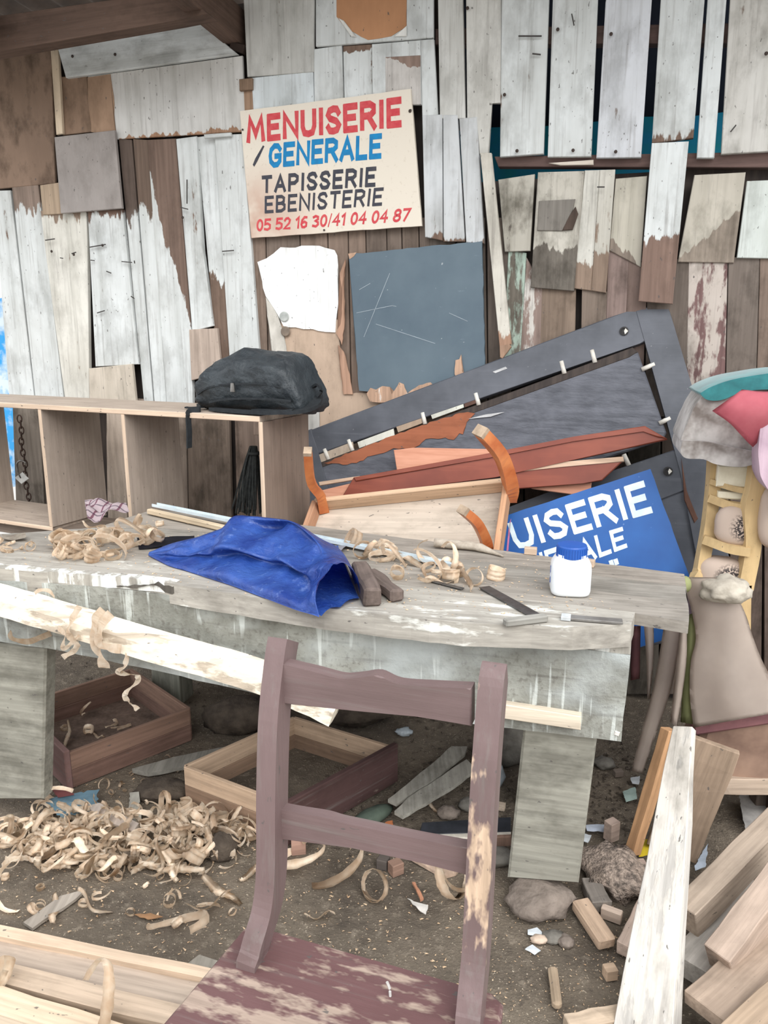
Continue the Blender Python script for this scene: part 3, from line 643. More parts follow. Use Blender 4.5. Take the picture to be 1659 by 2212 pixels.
bagtube('pocket_seam', [(-.30 * wB, -.122, .035), (-.1 * wB, -.128, .05), (.2 * wB, -.128, .055), (.42 * wB, -.11, .05)], .008, .007)
obj('zip_pull', prism_bm([(-.006, 0), (.006, 0), (.009, -.03), (-.009, -.03)], .004), M_steel, bag, MB @ T((-.06 * wB, -.136, .105)))
bagtube('shoulder_strap', [(.1 * wB, -.10, .012), (.3 * wB, -.135, .014), (.47 * wB, -.12, .016), (.52 * wB, -.05, .03), (.47 * wB, .02, .06)], .045, .012)
bagtube('shoulder_strap', [(-.3 * wB, -.11, .010), (0, -.14, .010), (.3 * wB, -.15, .012), (.46 * wB, -.13, .02)], .03, .012)
bagtube('grab_handle', [(.47 * wB, .0, .09), (.52 * wB, -.01, .10), (.55 * wB, -.01, .08), (.52 * wB, -.01, .06)], .014, .008)
dx = SH.px(408, 900, .006)[0] - (bl_ + br_) / 2
bagtube('loose_strap', [(-.46 * wB, -.10, .012), (dx + .03, -.14, .008), (dx + .006, -.158, .004), (dx, -.168, -.012), (dx, -.169, -.07), (dx - .004, -.169, -.125)], .004, .026)
bagtube('loose_strap', [(-.45 * wB, -.06, .01), (-.56 * wB, -.08, .007), (-.6 * wB, -.085, .008)], .02, .005)
# ================================================================== WORKBENCH
ZT = .80
xb, nb = yaw(14); pb = atZ(0, 1229, ZT)
BF = Pl((pb.x, pb.y, 0), xb, nb)
TOP = Pl((pb.x, pb.y, ZT), xb, (0, 0, 1))
bench = thing('workbench', 'massive weathered grey plank workbench with thick front beam and square post legs', 'workbench', atZ(700, 1250, 0) * 0 + Vector((BF.pt(.8, 0, -.3).x, BF.pt(.8, 0, -.3).y, 0)))
gw = dict(wood=(158, 150, 139), wear=.95, dirt=.45, across=1, paint=(190, 186, 176))
F0 = [(-90, 1218), (0, 1229), (337, 1256), (700, 1313), (1000, 1346), (1237, 1354), (1364, 1347)]
F1 = [(-90, 1182), (0, 1190), (500, 1222), (860, 1264), (1100, 1292), (1372, 1324), (1488, 1343)]
F2 = [(-90, 1160), (0, 1166), (300, 1174), (600, 1194), (860, 1222), (1486, 1304)]
F3 = [(205, 1141), (330, 1139), (600, 1161), (860, 1190), (1482, 1266)]
F4 = [(330, 1101), (660, 1135), (1060, 1186), (1478, 1240)]
def tp(a, b_, dz, th, **kw): slab('top_plank', TOP, a + b_[::-1], dz, th, None, bench, rag=.0025, step=.04, **{**gw, **kw})
tp([(x, y + .8) for x, y in F1], [(x, y - 1.5) for x, y in F2], -.001, .028, dirt=.5)
tp(F2, [(x, y - 1.2) for x, y in F3], -.003, .045, wood=(150, 144, 134))
tp(F3, F4, -.002, .05, wood=(162, 152, 140))
tp([(x, y) for x, y in F0], [(x, y - 1.2) for x, y in F1[:-1]], 0, .055, wood=(174, 168, 157), paint=(214, 214, 207), wear=.62)
ck = [(-90, 1249), (0, 1254), (253, 1272), (422, 1292), (640, 1331), (1240, 1399), (1362, 1416)]
bt = [(-90, 1372), (0, 1386), (100, 1400), (300, 1441), (560, 1500), (800, 1533), (1060, 1569), (1342, 1602)]
k = NT('bench_front'); tc = k.n('TexCoord'); P = tc.outputs['Object']
n1 = k.noise(P, 5, 5, .62); n2 = k.noise(k.vmath('MULTIPLY', P, (34, 34, 2.6)), 1, 3, .6); n3 = k.noise(k.vmath('MULTIPLY', P, (3.2, 1, 5)), 1, 3); n4 = k.noise(P, 70, 3, .6); n5 = k.noise(k.vmath('MULTIPLY', P, (4, 4, 60)), 1, 3)
col = k.mix(k.rng(n1, .36, .64), c(112, 112, 104), c(160, 161, 153)); col = k.mix(k.rng(n4, .52, .68, 0, .6), col, c(96, 91, 84)); col = k.mix(k.rng(n5, .56, .70, 0, .55), col, c(92, 88, 82))
col = k.mix(k.rng(n3, .46, .66, 0, .6), col, c(212, 220, 220)); col = k.mix(k.math('MULTIPLY', k.rng(n2, .575, .62), k.rng(k.noise(k.vmath('MULTIPLY', P, (7, 1, 9)), 1, 2), .42, .55, 0, .5)), col, c(226, 232, 228))
k.l(col, k.b.inputs['Base Color']); k.b.inputs['Roughness'].default_value = .75; k.bump(k.math('ADD', n4, n1), .5, .006)
slab('front_beam', BF, ck + bt[::-1], .0, .10, k.m, bench, rag=.002, step=.05)
slab('edge_board', BF, [(x, y - 2) for x, y in F0] + [(x, y - 2) for x, y in ck[::-1]], -.002, .03, None, bench, rag=.003, step=.03, wood=(176, 171, 160), paint=(226, 228, 224), wear=.5, dirt=.4)
slab('front_batten', BF, [(1062, 1518), (1256, 1548), (1254, 1578), (1060, 1549)], .022, .022, None, bench, wood=(226, 208, 182), wear=1.2, across=1, dirt=.1)
for q, o_, th_ in (([(-90, 1385), (99, 1396), (92, 1728), (-90, 1728)], -.025, .045), ([(1131, 1570), (1291, 1586), (1250, 1910), (1096, 1898)], -.05, .09)):
    slab('leg', BF, q, o_, th_, None, bench, bevel=.006, wood=(156, 154, 140), wear=.85, paint=(188, 190, 176), dirt=.6, across=1, grain=.8)
for u_ in (BF.px(357, 1460, -.80)[0], BF.px(1180, 1460, -.45)[0]):
    d_ = .80 if u_ < 1.2 else .45
    slab('leg', BF, [(u_ - .06, 0), (u_ + .06, 0), (u_ + .06, .75), (u_ - .06, .75)], -d_, .1, None, bench, uv=True, wood=(140, 140, 124), wear=.9, paint=(170, 176, 160), dirt=.6)
for f in (.12, .82):
    u_ = BF.px(1300, 1500)[0] * f; slab('bearer', BF, [(u_, .67), (u_ + .09, .67), (u_ + .09, .748), (u_, .748)], -.1, .42, None, bench, uv=True, wood=(120, 112, 100), wear=1)
pole = [BF.p3(x, y, .055) for x, y in ((-90, 1268), (120, 1328), (330, 1392), (560, 1458), (728, 1532))]
bm = sweep_bm(spline(pole, 6), [(a * 1.0, b_) for a, b_ in ((-.036, -.030), (.0, -.036), (.034, -.03), (.036, .012), (.02, .034), (-.02, .034), (-.037, .014))], scale=[1 + .07 * noise.noise(Vector((i * .7, 0, 0))) for i in range(25)])
o = obj('peeled_rail', bm, WOOD, bench, None); wood_props(o, wood=(206, 188, 164), paint=(246, 236, 218), wear=.46, dirt=.2, across=1)
# splits and holes along the worn edge
for q in ([(332, 1262), (340, 1257), (352, 1266), (372, 1268), (384, 1263), (400, 1268), (408, 1279), (396, 1281), (384, 1278), (372, 1284), (356, 1279)], [(250, 1267), (300, 1265), (336, 1262), (340, 1265), (300, 1269)]):
    slab('worn_split', BF, q, .003, .006, None, bench, rag=.003, step=.012, wood=(92, 86, 78), wear=1.1)
slab('nail_plate', BF, [(1328, 1579), (1340, 1583), (1336, 1592), (1326, 1588)], .003, .004, mk('pale_chip', (236, 232, 224)), bench)

# ================================================================== SHAVINGS
def make_shav(name, a, b):
    k = NT(name); tc = k.n('TexCoord'); n1 = k.noise(k.vmath('MULTIPLY', tc.outputs['Object'], (60, 60, 60)), 1, 3); oi = k.n('ObjectInfo')
    col = k.mix(k.rng(n1, .35, .65), c(*b), c(*a)); col = k.mix(1.0, col, k.mix(oi.outputs['Random'], (.90, .86, .82), (1.0, 1.0, 1.0)), 'MULTIPLY')
    k.l(col, k.b.inputs['Base Color']); k.b.inputs['Roughness'].default_value = .7; k.b.inputs['Specular IOR Level'].default_value = .2
    tl = k.n('BsdfTranslucent'); k.l(col, tl.inputs[0]); ms = k.n('MixShader'); ms.inputs[0].default_value = .38; k.l(k.b.outputs[0], ms.inputs[1]); k.l(tl.outputs[0], ms.inputs[2]); k.l(ms.outputs[0], k.t.nodes['Material Output'].inputs[0])
    return k.m
M_shav = make_shav('wood_shaving', (253, 243, 228), (240, 222, 200))
def curl_bm(r0, turns, w, pitch, grow=0.0, n=22, crink=.06, seed=0):
    bm = bmesh.new(); rows = []; r = random.Random(seed)
    for i in range(n + 1):
        f = i / n; a = f * turns * 2 * math.pi; rad = r0 * (1 + grow * f) * (1 + crink * math.sin(a * 2.3 + seed))
        wl = w * (.55 + .45 * math.sin(math.pi * min(1, f * 1.15 + .12))) * (1 + .1 * math.sin(i * 1.9 + seed)); z = pitch * f
        cx_, sx_ = math.cos(a), math.sin(a)
        rows.append([bm.verts.new((rad * cx_, rad * sx_, z - wl / 2)), bm.verts.new((rad * 1.04 * cx_, rad * 1.04 * sx_, z)), bm.verts.new((rad * cx_, rad * sx_, z + wl / 2))])
    for A_, B_ in zip(rows, rows[1:]):
        for j in range(2): bm.faces.new((A_[j], B_[j], B_[j + 1], A_[j + 1]))
    return bm
def wave_bm(L, w, amp, waves, n=20, seed=0):
    bm = bmesh.new(); rows = []
    for i in range(n + 1):
        f = i / n; x = (f - .5) * L; z = amp * math.sin(f * waves * 2 * math.pi + seed) + amp; ww = w * (.6 + .4 * math.sin(math.pi * f)) * (1 + .15 * math.sin(i * 2.1 + seed)); tw = .5 * math.sin(f * 3 + seed)
        rows.append([bm.verts.new((x, -ww / 2 * math.cos(tw), z - ww / 2 * math.sin(tw))), bm.verts.new((x, 0, z + .002)), bm.verts.new((x, ww / 2 * math.cos(tw), z + ww / 2 * math.sin(tw)))])
    for A_, B_ in zip(rows, rows[1:]):
        for j in range(2): bm.faces.new((A_[j], B_[j], B_[j + 1], A_[j + 1]))
    return bm
PROTO = []
def proto(bm):
    for v in bm.verts: pass
    bmesh.ops.solidify(bm, geom=bm.faces[:], thickness=.0007)
    me = bpy.data.meshes.new('shaving'); bm.to_mesh(me); bm.free()
    for p in me.polygons: p.use_smooth = True
    me.materials.append(M_shav); zmin = min(v.co.z for v in me.vertices); rad = max(v.co.length for v in me.vertices); PROTO.append((me, rad)); return me
for i in range(9): proto(curl_bm(rnd.uniform(.016, .026), rnd.uniform(.9, 2.2), rnd.uniform(.014, .024), rnd.uniform(.0, .03), rnd.uniform(-.2, .5), seed=i))
for i in range(4): proto(curl_bm(rnd.uniform(.028, .042), rnd.uniform(.55, 1.05), rnd.uniform(.013, .02), rnd.uniform(0, .03), .1, seed=20 + i))
for i in range(4): proto(wave_bm(rnd.uniform(.08, .13), rnd.uniform(.018, .03), rnd.uniform(.006, .014), rnd.uniform(.6, 1.6), seed=i))
def shaving(p, label, group, k=None, scale=1.0, rot=None, lift=None, mat=None):
    me, rad = PROTO[rnd.randrange(len(PROTO)) if k is None else k]
    Rm = (rot if rot is not None else Matrix.Rotation(rnd.uniform(0, 6.28), 4, 'Z') @ Matrix.Rotation(rnd.uniform(-1.3, 1.3), 4, 'X') @ Matrix.Rotation(rnd.uniform(0, 6.28), 4, 'Z'))
    lo = min((Rm @ v.co).z for v in me.vertices) * scale
    o = bpy.data.objects.new('wood_shaving', me); o['label'] = label; o['category'] = 'shaving'; o['group'] = group
    link(o, None, T(Vector(p) + Vector((0, 0, (-lo - .003) if lift is None else lift))) @ Rm @ Matrix.Scale(scale, 4)); return o
def SHAPE(k): return 'tightly coiled pale' if k < 9 else 'open hoop-like pale' if k < 13 else 'flat wavy pale'
def inpoly(x, y, P_):
    s = False
    for i in range(len(P_)):
        (x1, y1), (x2, y2) = P_[i - 1], P_[i]
        if (y1 > y) != (y2 > y) and x < (x2 - x1) * (y - y1) / (y2 - y1) + x1: s = not s
    return s
def scatter(P_, n):
    x0, x1 = min(p[0] for p in P_), max(p[0] for p in P_); y0, y1 = min(p[1] for p in P_), max(p[1] for p in P_); out = []
    while len(out) < n:
        x, y = rnd.uniform(x0, x1), rnd.uniform(y0, y1)
        if inpoly(x, y, P_): out.append((x, y))
    return out
def shaving_mass(name, label, items):
    bm = bmesh.new()
    for p, s_ in items:
        me, rad = PROTO[rnd.randrange(len(PROTO))]; n0 = len(bm.verts); bm.from_mesh(me); bm.verts.ensure_lookup_table()
        M = T(p) @ Matrix.Rotation(rnd.uniform(0, 6.28), 4, 'Z') @ Matrix.Rotation(rnd.uniform(-1.3, 1.3), 4, 'X') @ Matrix.Scale(s_, 4)
        for v in bm.verts[n0:]: v.co = M @ v.co
    o = obj(name, bm, M_shav, smooth=True, uvs=False); return tag(o, label, 'shavings', kind='stuff')
def crumbs(name, label, P_, n, z, size, mat, cat='debris'):
    bm = bmesh.new()
    for x, y in scatter(P_, n):
        p = atZ(x, y, z); p.z += (gz(p.x, p.y) if z == 0 else 0)
        a = rnd.uniform(0, 6.28); L = size * rnd.uniform(.4, 1.6); w = L * rnd.uniform(.2, .6); d = Vector((math.cos(a), math.sin(a), rnd.uniform(-.1, .3))) * L; s = Vector((-math.sin(a), math.cos(a), rnd.uniform(-.2, .3))) * w; t_ = Vector((0, 0, w * .5))
        A_ = [bm.verts.new(p + d * .5), bm.verts.new(p - d * .5 + s * .5), bm.verts.new(p - d * .4 - s * .5), bm.verts.new(p + t_)]
        for f in ((0, 1, 2), (0, 3, 1), (1, 3, 2), (2, 3, 0)): bm.faces.new([A_[i] for i in f])
    o = obj(name, bm, mat, uvs=False); tag(o, label, cat, kind='stuff'); return o
# on the bench: left heap, mid row
LH = [(120, 1190), (165, 1160), (300, 1135), (320, 1155), (300, 1200), (220, 1222), (130, 1205)]
for x, y in scatter(LH, 22) + scatter([(124, 1190), (160, 1168), (215, 1172), (240, 1215), (135, 1208)], 14) + scatter([(290, 1165), (362, 1175), (330, 1195), (270, 1200)], 6): p = atZ(x, y, ZT); kk = rnd.randrange(len(PROTO)); shaving(p + Vector((0, 0, max(0, rnd.gauss(.008, .012)))), SHAPE(kk) + ' shaving in the heap on the bench left of the blue tarpaulin', 'shavings heaped on the bench left of the tarpaulin', k=kk, scale=rnd.uniform(.85, 1.4))
for x, y in scatter([(0, 1172), (70, 1170), (78, 1192), (0, 1196)], 8): shaving(atZ(x, y, ZT), 'thin shaving on the far left end of the bench', 'shavings on the far left end of the bench', scale=rnd.uniform(.35, .6))
MH = [(770, 1180), (850, 1190), (870, 1215), (960, 1215), (1010, 1240), (1015, 1262), (900, 1262), (850, 1250), (780, 1215)]
for x, y in scatter(MH, 22): shaving(atZ(x, y, ZT), 'pale curled shaving in the row between the dark blocks and the try square', 'shavings between the dark blocks and the square', scale=rnd.uniform(.75, 1.15))
for (x, y, k_, s_, lb) in ((1070, 1250, 1, 1.0, 'tight round shaving coil nearest the white jar on the bench'), (1025, 1262, 3, 1.1, 'large wound shaving coil above the try square blade'), (1015, 1285, 14, .7, 'short bent shaving standing before the wound coil on the bench'), (915, 1250, 10, 1.1, 'long flat looped shaving beside the dark wooden blocks'), (345, 1135, 4, .8, 'crumpled shaving alone behind the left heap on the bench'), (812, 1200, 15, 1.1, 'broad rolled shaving along the aluminium strip')):
    shaving(atZ(x, y, ZT), lb, 'single shavings on the bench', k=k_, scale=s_)
M_chip = mk('sawdust_chips', (222, 196, 164), (180, 146, 112), scale=40, bump=0)
crumbs('bench_sawdust', 'fine wood chips and dust strewn over the workbench top', [(0, 1175), (320, 1120), (660, 1160), (1150, 1210), (1340, 1320), (1000, 1330), (640, 1300), (300, 1245), (0, 1222)], 700, ZT + .0015, .006, M_chip)

# hanging from the rail
def ribbon(name, pxs, off, w, label, group, twist=.9):
    pts = spline([BF.p3(x, y, off + (i % 2) * .012) for i, (x, y) in enumerate(pxs)], 7)
    n = len(pts); bm = bmesh.new(); rows = []
    for i, p in enumerate(pts):
        d = (pts[min(i + 1, n - 1)] - pts[max(i - 1, 0)]).normalized(); s = d.cross(nb).normalized(); q = s.cross(d); a = twist * math.sin(i * .55)
        v = (s * math.cos(a) + q * math.sin(a)) * w / 2; rows.append([bm.verts.new(p - v), bm.verts.new(p + v)])
    for A_, B_ in zip(rows, rows[1:]): bm.faces.new((A_[0], B_[0], B_[1], A_[1]))
    bmesh.ops.solidify(bm, geom=bm.faces[:], thickness=.0007)
    return tag(obj(name, bm, M_shav, smooth=True, uvs=False), label, 'shaving', group)
g = 'shavings hanging from the peeled rail'
ribbon('hanging_shaving', [(225, 1318), (205, 1345), (207, 1390), (218, 1420), (226, 1443)], .10, .028, 'broad shaving looped over the peeled rail with its tip hanging down', g, .5)
ribbon('hanging_shaving', [(240, 1325), (218, 1350), (214, 1385), (232, 1398), (262, 1402)], .108, .024, 'shaving looped over the peeled rail and curling off to one side', g, .4)
ribbon('hanging_shaving', [(278, 1405), (268, 1440), (255, 1452), (290, 1458), (298, 1470), (270, 1500), (280, 1518), (298, 1533)], .085, .014, 'long spiral shaving dangling from the rail above the left drawer', g, 1.2)
ribbon('hanging_shaving', [(172, 1310), (152, 1345), (150, 1375), (168, 1385), (160, 1405), (135, 1420)], .10, .016, 'narrow shaving hanging over the peeled rail left of the broad one', g)
ribbon('hanging_shaving', [(125, 1355), (140, 1372), (136, 1400), (152, 1392), (172, 1372)], .10, .012, 'small hooked shaving under the rail', g)
ribbon('hanging_shaving', [(20, 1365), (28, 1380), (60, 1386), (85, 1378), (110, 1368)], .035, .016, 'long bowed shaving lying on the ledge behind the rail', g, .3)
ribbon('hanging_shaving', [(75, 1282), (85, 1275), (105, 1276), (118, 1290)], .10, .010, 'little arched shaving on top of the rail at the left', g, .3)

# ================================================================== THINGS ON THE BENCH
# ---- blue tarpaulin bundle
k = NT('blue_tarp'); tc = k.n('TexCoord'); n1 = k.noise(tc.outputs['Object'], 9, 4, .6); n2 = k.noise(tc.outputs['Object'], 38, 4, .65); n3 = k.noise(k.vmath('MULTIPLY', tc.outputs['Object'], (1, 1.4, 1)), 5.5, 3)
col = k.mix(k.rng(n1, .35, .65), c(44, 78, 168), c(78, 120, 208)); col = k.mix(k.rng(n2, .60, .74, 0, .55), col, c(150, 180, 238)); col = k.mix(k.rng(n3, .645, .66, 0, .8), col, c(58, 30, 110))
k.l(col, k.b.inputs['Base Color']); k.b.inputs['Roughness'].default_value = .27; k.b.inputs['Specular IOR Level'].default_value = .75; k.bump(k.math('ADD', n2, k.math('MULTIPLY', n1, 1.2)), .6, .01)
SEC = SEC_ = [((320, 1199), (322, 1193), (324, 1192), .006), ((362, 1221), (372, 1176), (372, 1176), .0), ((402, 1233), (424, 1161), (424, 1172), 0), ((448, 1248), (474, 1146), (478, 1158), 0), ((498, 1264), (505, 1116), (540, 1140), 0), ((545, 1282), (556, 1118), (600, 1143), 0), ((592, 1300), (622, 1124), (650, 1150), 0), ((640, 1318), (676, 1160), (700, 1178), 0), ((668, 1326), (712, 1198), (742, 1205), 0), ((690, 1333), (745, 1217), (778, 1293), 0)]
rows = []; NP = 26
for i, (f, r_, b_, z_) in enumerate(SEC):
    Pf, Pb = atZ(*f, ZT + .003), atZ(*b_, ZT + .003); Y = Pf.y * .45 + Pb.y * .55 if i < 9 else Pf.y * .5 + Pb.y * .5
    Pr = atY(*r_, Y); out_ = (Pf - Pb); out_.z = 0
    g_ = min(1.0, i / 4); n_ = nb; hol = (0, 0, 0, .0, .01, .06, .075, .05, .02, 0)[i]
    if i < 8: ctl = [Pf, Pf.lerp(Pr, .20) + n_ * .034 * g_, Pf.lerp(Pr, .34) - n_ * .040 * g_, Pf.lerp(Pr, .56) + n_ * .036 * g_, Pf.lerp(Pr, .76) - n_ * hol, Pr, Pr.lerp(Pb, .5) - out_ * .06, Pb]
    else: ctl = [Pf] + [atY(x_, y_, Pf.y + (Pr.y - Pf.y) * t_) for (x_, y_), t_ in zip((((664, 1300), (668, 1262), (676, 1238), (694, 1214)), ((684, 1298), (690, 1264), (704, 1243), (722, 1228)))[i - 8], (.05, .15, .4, .75))] + [Pr, Pr.lerp(Pb, .45) - out_ * .14, Pb]
    rows.append(spline(ctl, 5))
NPt = len(rows[0]); fine = [spline([rw[j] for rw in rows], 6) for j in range(NPt)]
bm = bmesh.new(); grid = []; ni = len(fine[0])
for j in range(NPt):
    rr = []
    for i in range(ni):
        p = fine[j][i].copy(); f = j / (NPt - 1); fi = i / (ni - 1); am = math.sin(math.pi * min(1, f * 1.0)) * min(1, fi * 4)
        d = .05 * (.3 - abs(noise.noise(p * 8 + Vector((3, 1, 2))))) + .026 * (.3 - abs(noise.noise(p * 19))) + .008 * math.sin(fi * 24 - f * 16 + 3 * noise.noise(p * 6))
        q = p + (nb * .9 + Vector((0, 0, .6))) * d * am * (.4 if f > .6 else 1)
        q.z = max(q.z, ZT + .0025); rr.append(bm.verts.new(q))
    grid.append(rr)
for j in range(NPt - 1):
    for i in range(ni - 1): bm.faces.new((grid[j][i], grid[j][i + 1], grid[j + 1][i + 1], grid[j + 1][i]))
fl_ = []
for j in range(9):
    rr = []
    for i in range(9):
        A_ = Vector((694, 1331)).lerp(Vector((776, 1294)), i / 8); D = Vector((600, 1270)).lerp(Vector((730, 1200)), i / 8); q = A_.lerp(D, j / 8)
        p = atZ(q.x, q.y, ZT + .004); p.z += .010 * abs(math.sin(i * .8)) * (1 - j / 8) + .004 * noise.noise(p * 20) + .03 * (j / 8) ** 2; rr.append(bm.verts.new(p))
    fl_.append(rr)
for j in range(8):
    for i in range(8): bm.faces.new((fl_[j][i], fl_[j][i + 1], fl_[j + 1][i + 1], fl_[j + 1][i]))
bmesh.ops.solidify(bm, geom=bm.faces[:], thickness=.002)
tag(obj('blue_tarpaulin', bm, k.m, smooth=True, uvs=False), 'crumpled shiny blue tarpaulin heaped on the workbench', 'tarpaulin')
# ---- dark wooden plane bodies beside it
for (a, b_, w_, h_, lb) in (((776, 1228), (806, 1292), .045, .045, 'dark square wooden block end sticking out of the blue tarpaulin'), ((800, 1240), (858, 1288), .035, .032, 'dark split wooden block lying behind the square block by the tarpaulin')):
    A_, D = atZ(*a, ZT + h_ / 2), atZ(*b_, ZT + h_ / 2)
    tag(beam('wooden_block', A_, D, w_, h_, None, None, bevel=.006, rough=.003, nseg=5, wood=(116, 98, 90), wear=.9, paint=(140, 120, 104), dirt=.5), lb, 'block')
# ---- aluminium strip, wooden batten under it, rag, bark roll, offcuts
M_alu = mk('white_aluminium', (208, 218, 222), (190, 202, 208), rough=.35, spec=.6, scale=20, bump=0)
A_, D = atZ(334, 1090, ZT + .028), atZ(978, 1220, ZT + .006)
tag(obj('aluminium_strip', sweep_bm([A_, A_.lerp(D, .5), D], [(-.013, -.005), (.013, -.005), (.013, .005), (.010, .005), (.010, -.002), (-.010, -.002), (-.010, .005), (-.013, .005)]), M_alu), 'long pale aluminium channel strip lying across the workbench behind the tarpaulin', 'metal strip')
tag(beam('wooden_batten', atZ(322, 1104, ZT + .012), atZ(505, 1146, ZT + .010), .022, .018, None, None, wood=(222, 196, 158), wear=1.2, dirt=.2), 'pale wooden batten lying under the aluminium strip on the bench', 'batten')
M_rag = mk('grey_rag', (192, 192, 198), (160, 160, 168), scale=10, bump=.3)
def sheet(name, P_, z, mat, label, cat, amp=.012, n=10, thick=.0015, freq=14):
    """small crumpled sheet: quad TL TR BR BL of sight lines at height z"""
    tl, tr, br, bl = [atZ(x, y, z) for x, y in P_]; bm = bmesh.new(); g_ = []
    for j in range(n + 1):
        rr = []
        for i in range(n + 1):
            p = (bl.lerp(br, i / n)).lerp(tl.lerp(tr, i / n), j / n); p = p.copy(); p.z += amp * (noise.noise(p * freq) * .8 + .45) + .001; p.z = max(p.z, z + .001)
            rr.append(bm.verts.new(p))
        g_.append(rr)
    for j in range(n):
        for i in range(n): bm.faces.new((g_[j][i], g_[j][i + 1], g_[j + 1][i + 1], g_[j + 1][i]))
    bmesh.ops.solidify(bm, geom=bm.faces[:], thickness=thick)
    return tag(obj(name, bm, mat, smooth=True, uvs=False), label, cat)
sheet('rag', [(690, 1166), (768, 1170), (730, 1204), (680, 1196)], ZT, M_rag, 'pale grey rag half hidden behind the blue tarpaulin', 'rag', .014)
M_bark = mk('bark_roll', (188, 178, 164), (150, 138, 124), scale=30)
bm = sweep_bm(spline([atZ(938, 1172, ZT + .016), atZ(985, 1176, ZT + .014), atZ(1030, 1181, ZT + .012), atZ(1062, 1192, ZT + .006), atZ(1088, 1202, ZT + .003)], 4), circ(.016, 9, .8), scale=[1 + .12 * noise.noise(Vector((i * .9, 1, 0))) for i in range(10)] + [.8, .7, .55, .4, .3, .22, .15])
tag(obj('bark_roll', bm, M_bark, smooth=True), 'rolled strip of grey bark or paper at the back edge of the bench', 'roll')
def block(name, x, y, z, w, d, h, rz, label, cat='offcut', **wp):
    p = atZ(x, y, z); a = R(rz); v = Vector((math.cos(a), math.sin(a), 0)) * w / 2; q = p + Vector((0, 0, h / 2 - .001))
    wp.setdefault('wood', (218, 186, 156)); wp.setdefault('wear', 1.2); wp.setdefault('dirt', .15)
    return tag(beam(name, q - v, q + v, d, h, None, None, bevel=.0015, **wp), label, cat)
block('wood_offcut', 1146, 1196, ZT, .036, .022, .02, -14, 'small cube-like wood offcut at the back edge of the bench before the blue sign')
block('wood_offcut', 1268, 1222, ZT, .04, .02, .02, -30, 'pale wood offcut just behind the white glue jar')
M_plaid = NT('plaid_cloth'); k = M_plaid; tc = k.n('TexCoord'); sp_ = k.n('SeparateXYZ'); k.l(tc.outputs['Object'], sp_.inputs[0])
def stripes(v, f, w_): return k.rng(k.math('FRACT', k.math('MULTIPLY', v, f)), w_, w_ + .04, 1, 0)
col = k.mix(stripes(sp_.outputs[0], 30, .16), c(216, 200, 204), c(150, 104, 120)); col = k.mix(k.math('MULTIPLY', stripes(sp_.outputs[1], 30, .16), .7), col, c(84, 60, 84)); k.l(col, k.b.inputs['Base Color']); k.b.inputs['Roughness'].default_value = .9
sheet('plaid_cloth', [(184, 1096), (258, 1094), (280, 1112), (190, 1134)], ZT, M_plaid.m, 'crumpled pink and maroon plaid cloth at the back of the bench by the shelf unit', 'cloth', .05, 14, .0015, 17)
M_blk = mk('black_cloth', (46, 46, 56), (34, 34, 42), scale=16, bump=.4)
sheet('black_cloth', [(296, 1166), (420, 1158), (420, 1182), (300, 1188)], ZT, M_blk, 'flat black cloth strip peeping out from under the blue tarpaulin', 'cloth', .010)
# ---- glue jar
J = atZ(1230, 1279, ZT + .0005); sJ = (J - EYE).dot(FW) / FPX
M_pl = mk('white_plastic', (238, 242, 244), (228, 234, 238), rough=.35, scale=6, bump=0, spec=.5); M_lid = mk('blue_lid', (34, 92, 176), (30, 82, 164), rough=.4, scale=10, bump=0, spec=.5)
jar = thing('glue_jar', 'white plastic jar with a blue screw lid standing on the right of the workbench', 'jar', J, R(-8)); MJ = T(J) @ Matrix.Rotation(R(-8), 4, 'Z')
rj = 42 * sJ
obj('body', lathe_bm([(rj * .86, 0), (rj * .96, .004), (rj, .012), (rj, 58 * sJ), (rj * .97, 68 * sJ), (rj * .82, 79 * sJ), (rj * .70, 83 * sJ), (rj * .70, 88 * sJ)], 40, .9, 4.2), M_pl, jar, MJ, smooth=True)
lid = obj('lid', lathe_bm([(rj * .72, 80 * sJ), (rj * .75, 82 * sJ), (rj * .75, 104 * sJ), (rj * .72, 107 * sJ), (rj * .3, 107.6 * sJ)], 36), M_lid, jar, MJ)
for i in range(36):
    a = 2 * math.pi * i / 36; obj('rib', prism_bm([(-.0012, 82 * sJ), (.0012, 82 * sJ), (.0012, 102 * sJ), (-.0012, 102 * sJ)], .002), M_lid, lid, MJ @ Matrix.Rotation(a, 4, 'Z') @ T((0, -rj * .75 - .0012, 0)))
M_lab = mk('blue_label', (60, 92, 168), (214, 222, 236), rough=.5, scale=30, lo=.42, hi=.5, bump=0)
obj('label', prism_bm([(-.014, 22 * sJ), (.014, 22 * sJ), (.014, 60 * sJ), (-.014, 60 * sJ)], .001), M_lab, jar, MJ @ Matrix.Rotation(R(-68), 4, 'Z') @ T((0, -rj * .995, 0)))
# ---- try square, chisel, thin blade
M_bl = mk('dark_blade', (104, 104, 104), (84, 82, 80), rough=.4, metal=.6, scale=40)
sq = thing('try_square', 'carpenter try square with dark steel blade and grey wooden stock lying on the bench', 'try square', atZ(1165, 1338, ZT))
beam('blade', atZ(1046, 1268, ZT + .004), atZ(1168, 1336, ZT + .004), .030, .003, M_bl, sq, bevel=.0006)
beam('stock', atZ(1090, 1345, ZT + .009), atZ(1180, 1334, ZT + .009), .022, .016, None, sq, wood=(156, 154, 146), wear=1.0, paint=(200, 200, 190))
cz = thing('chisel', 'flat grey steel chisel with a white end lying near the bench corner', 'chisel', atZ(1280, 1334, ZT))
beam('blade', atZ(1232, 1334, ZT + .005), atZ(1345, 1343, ZT + .005), .024, .006, mk('grey_steel', (140, 138, 134), (118, 114, 110), rough=.45, metal=.4), cz, bevel=.001)
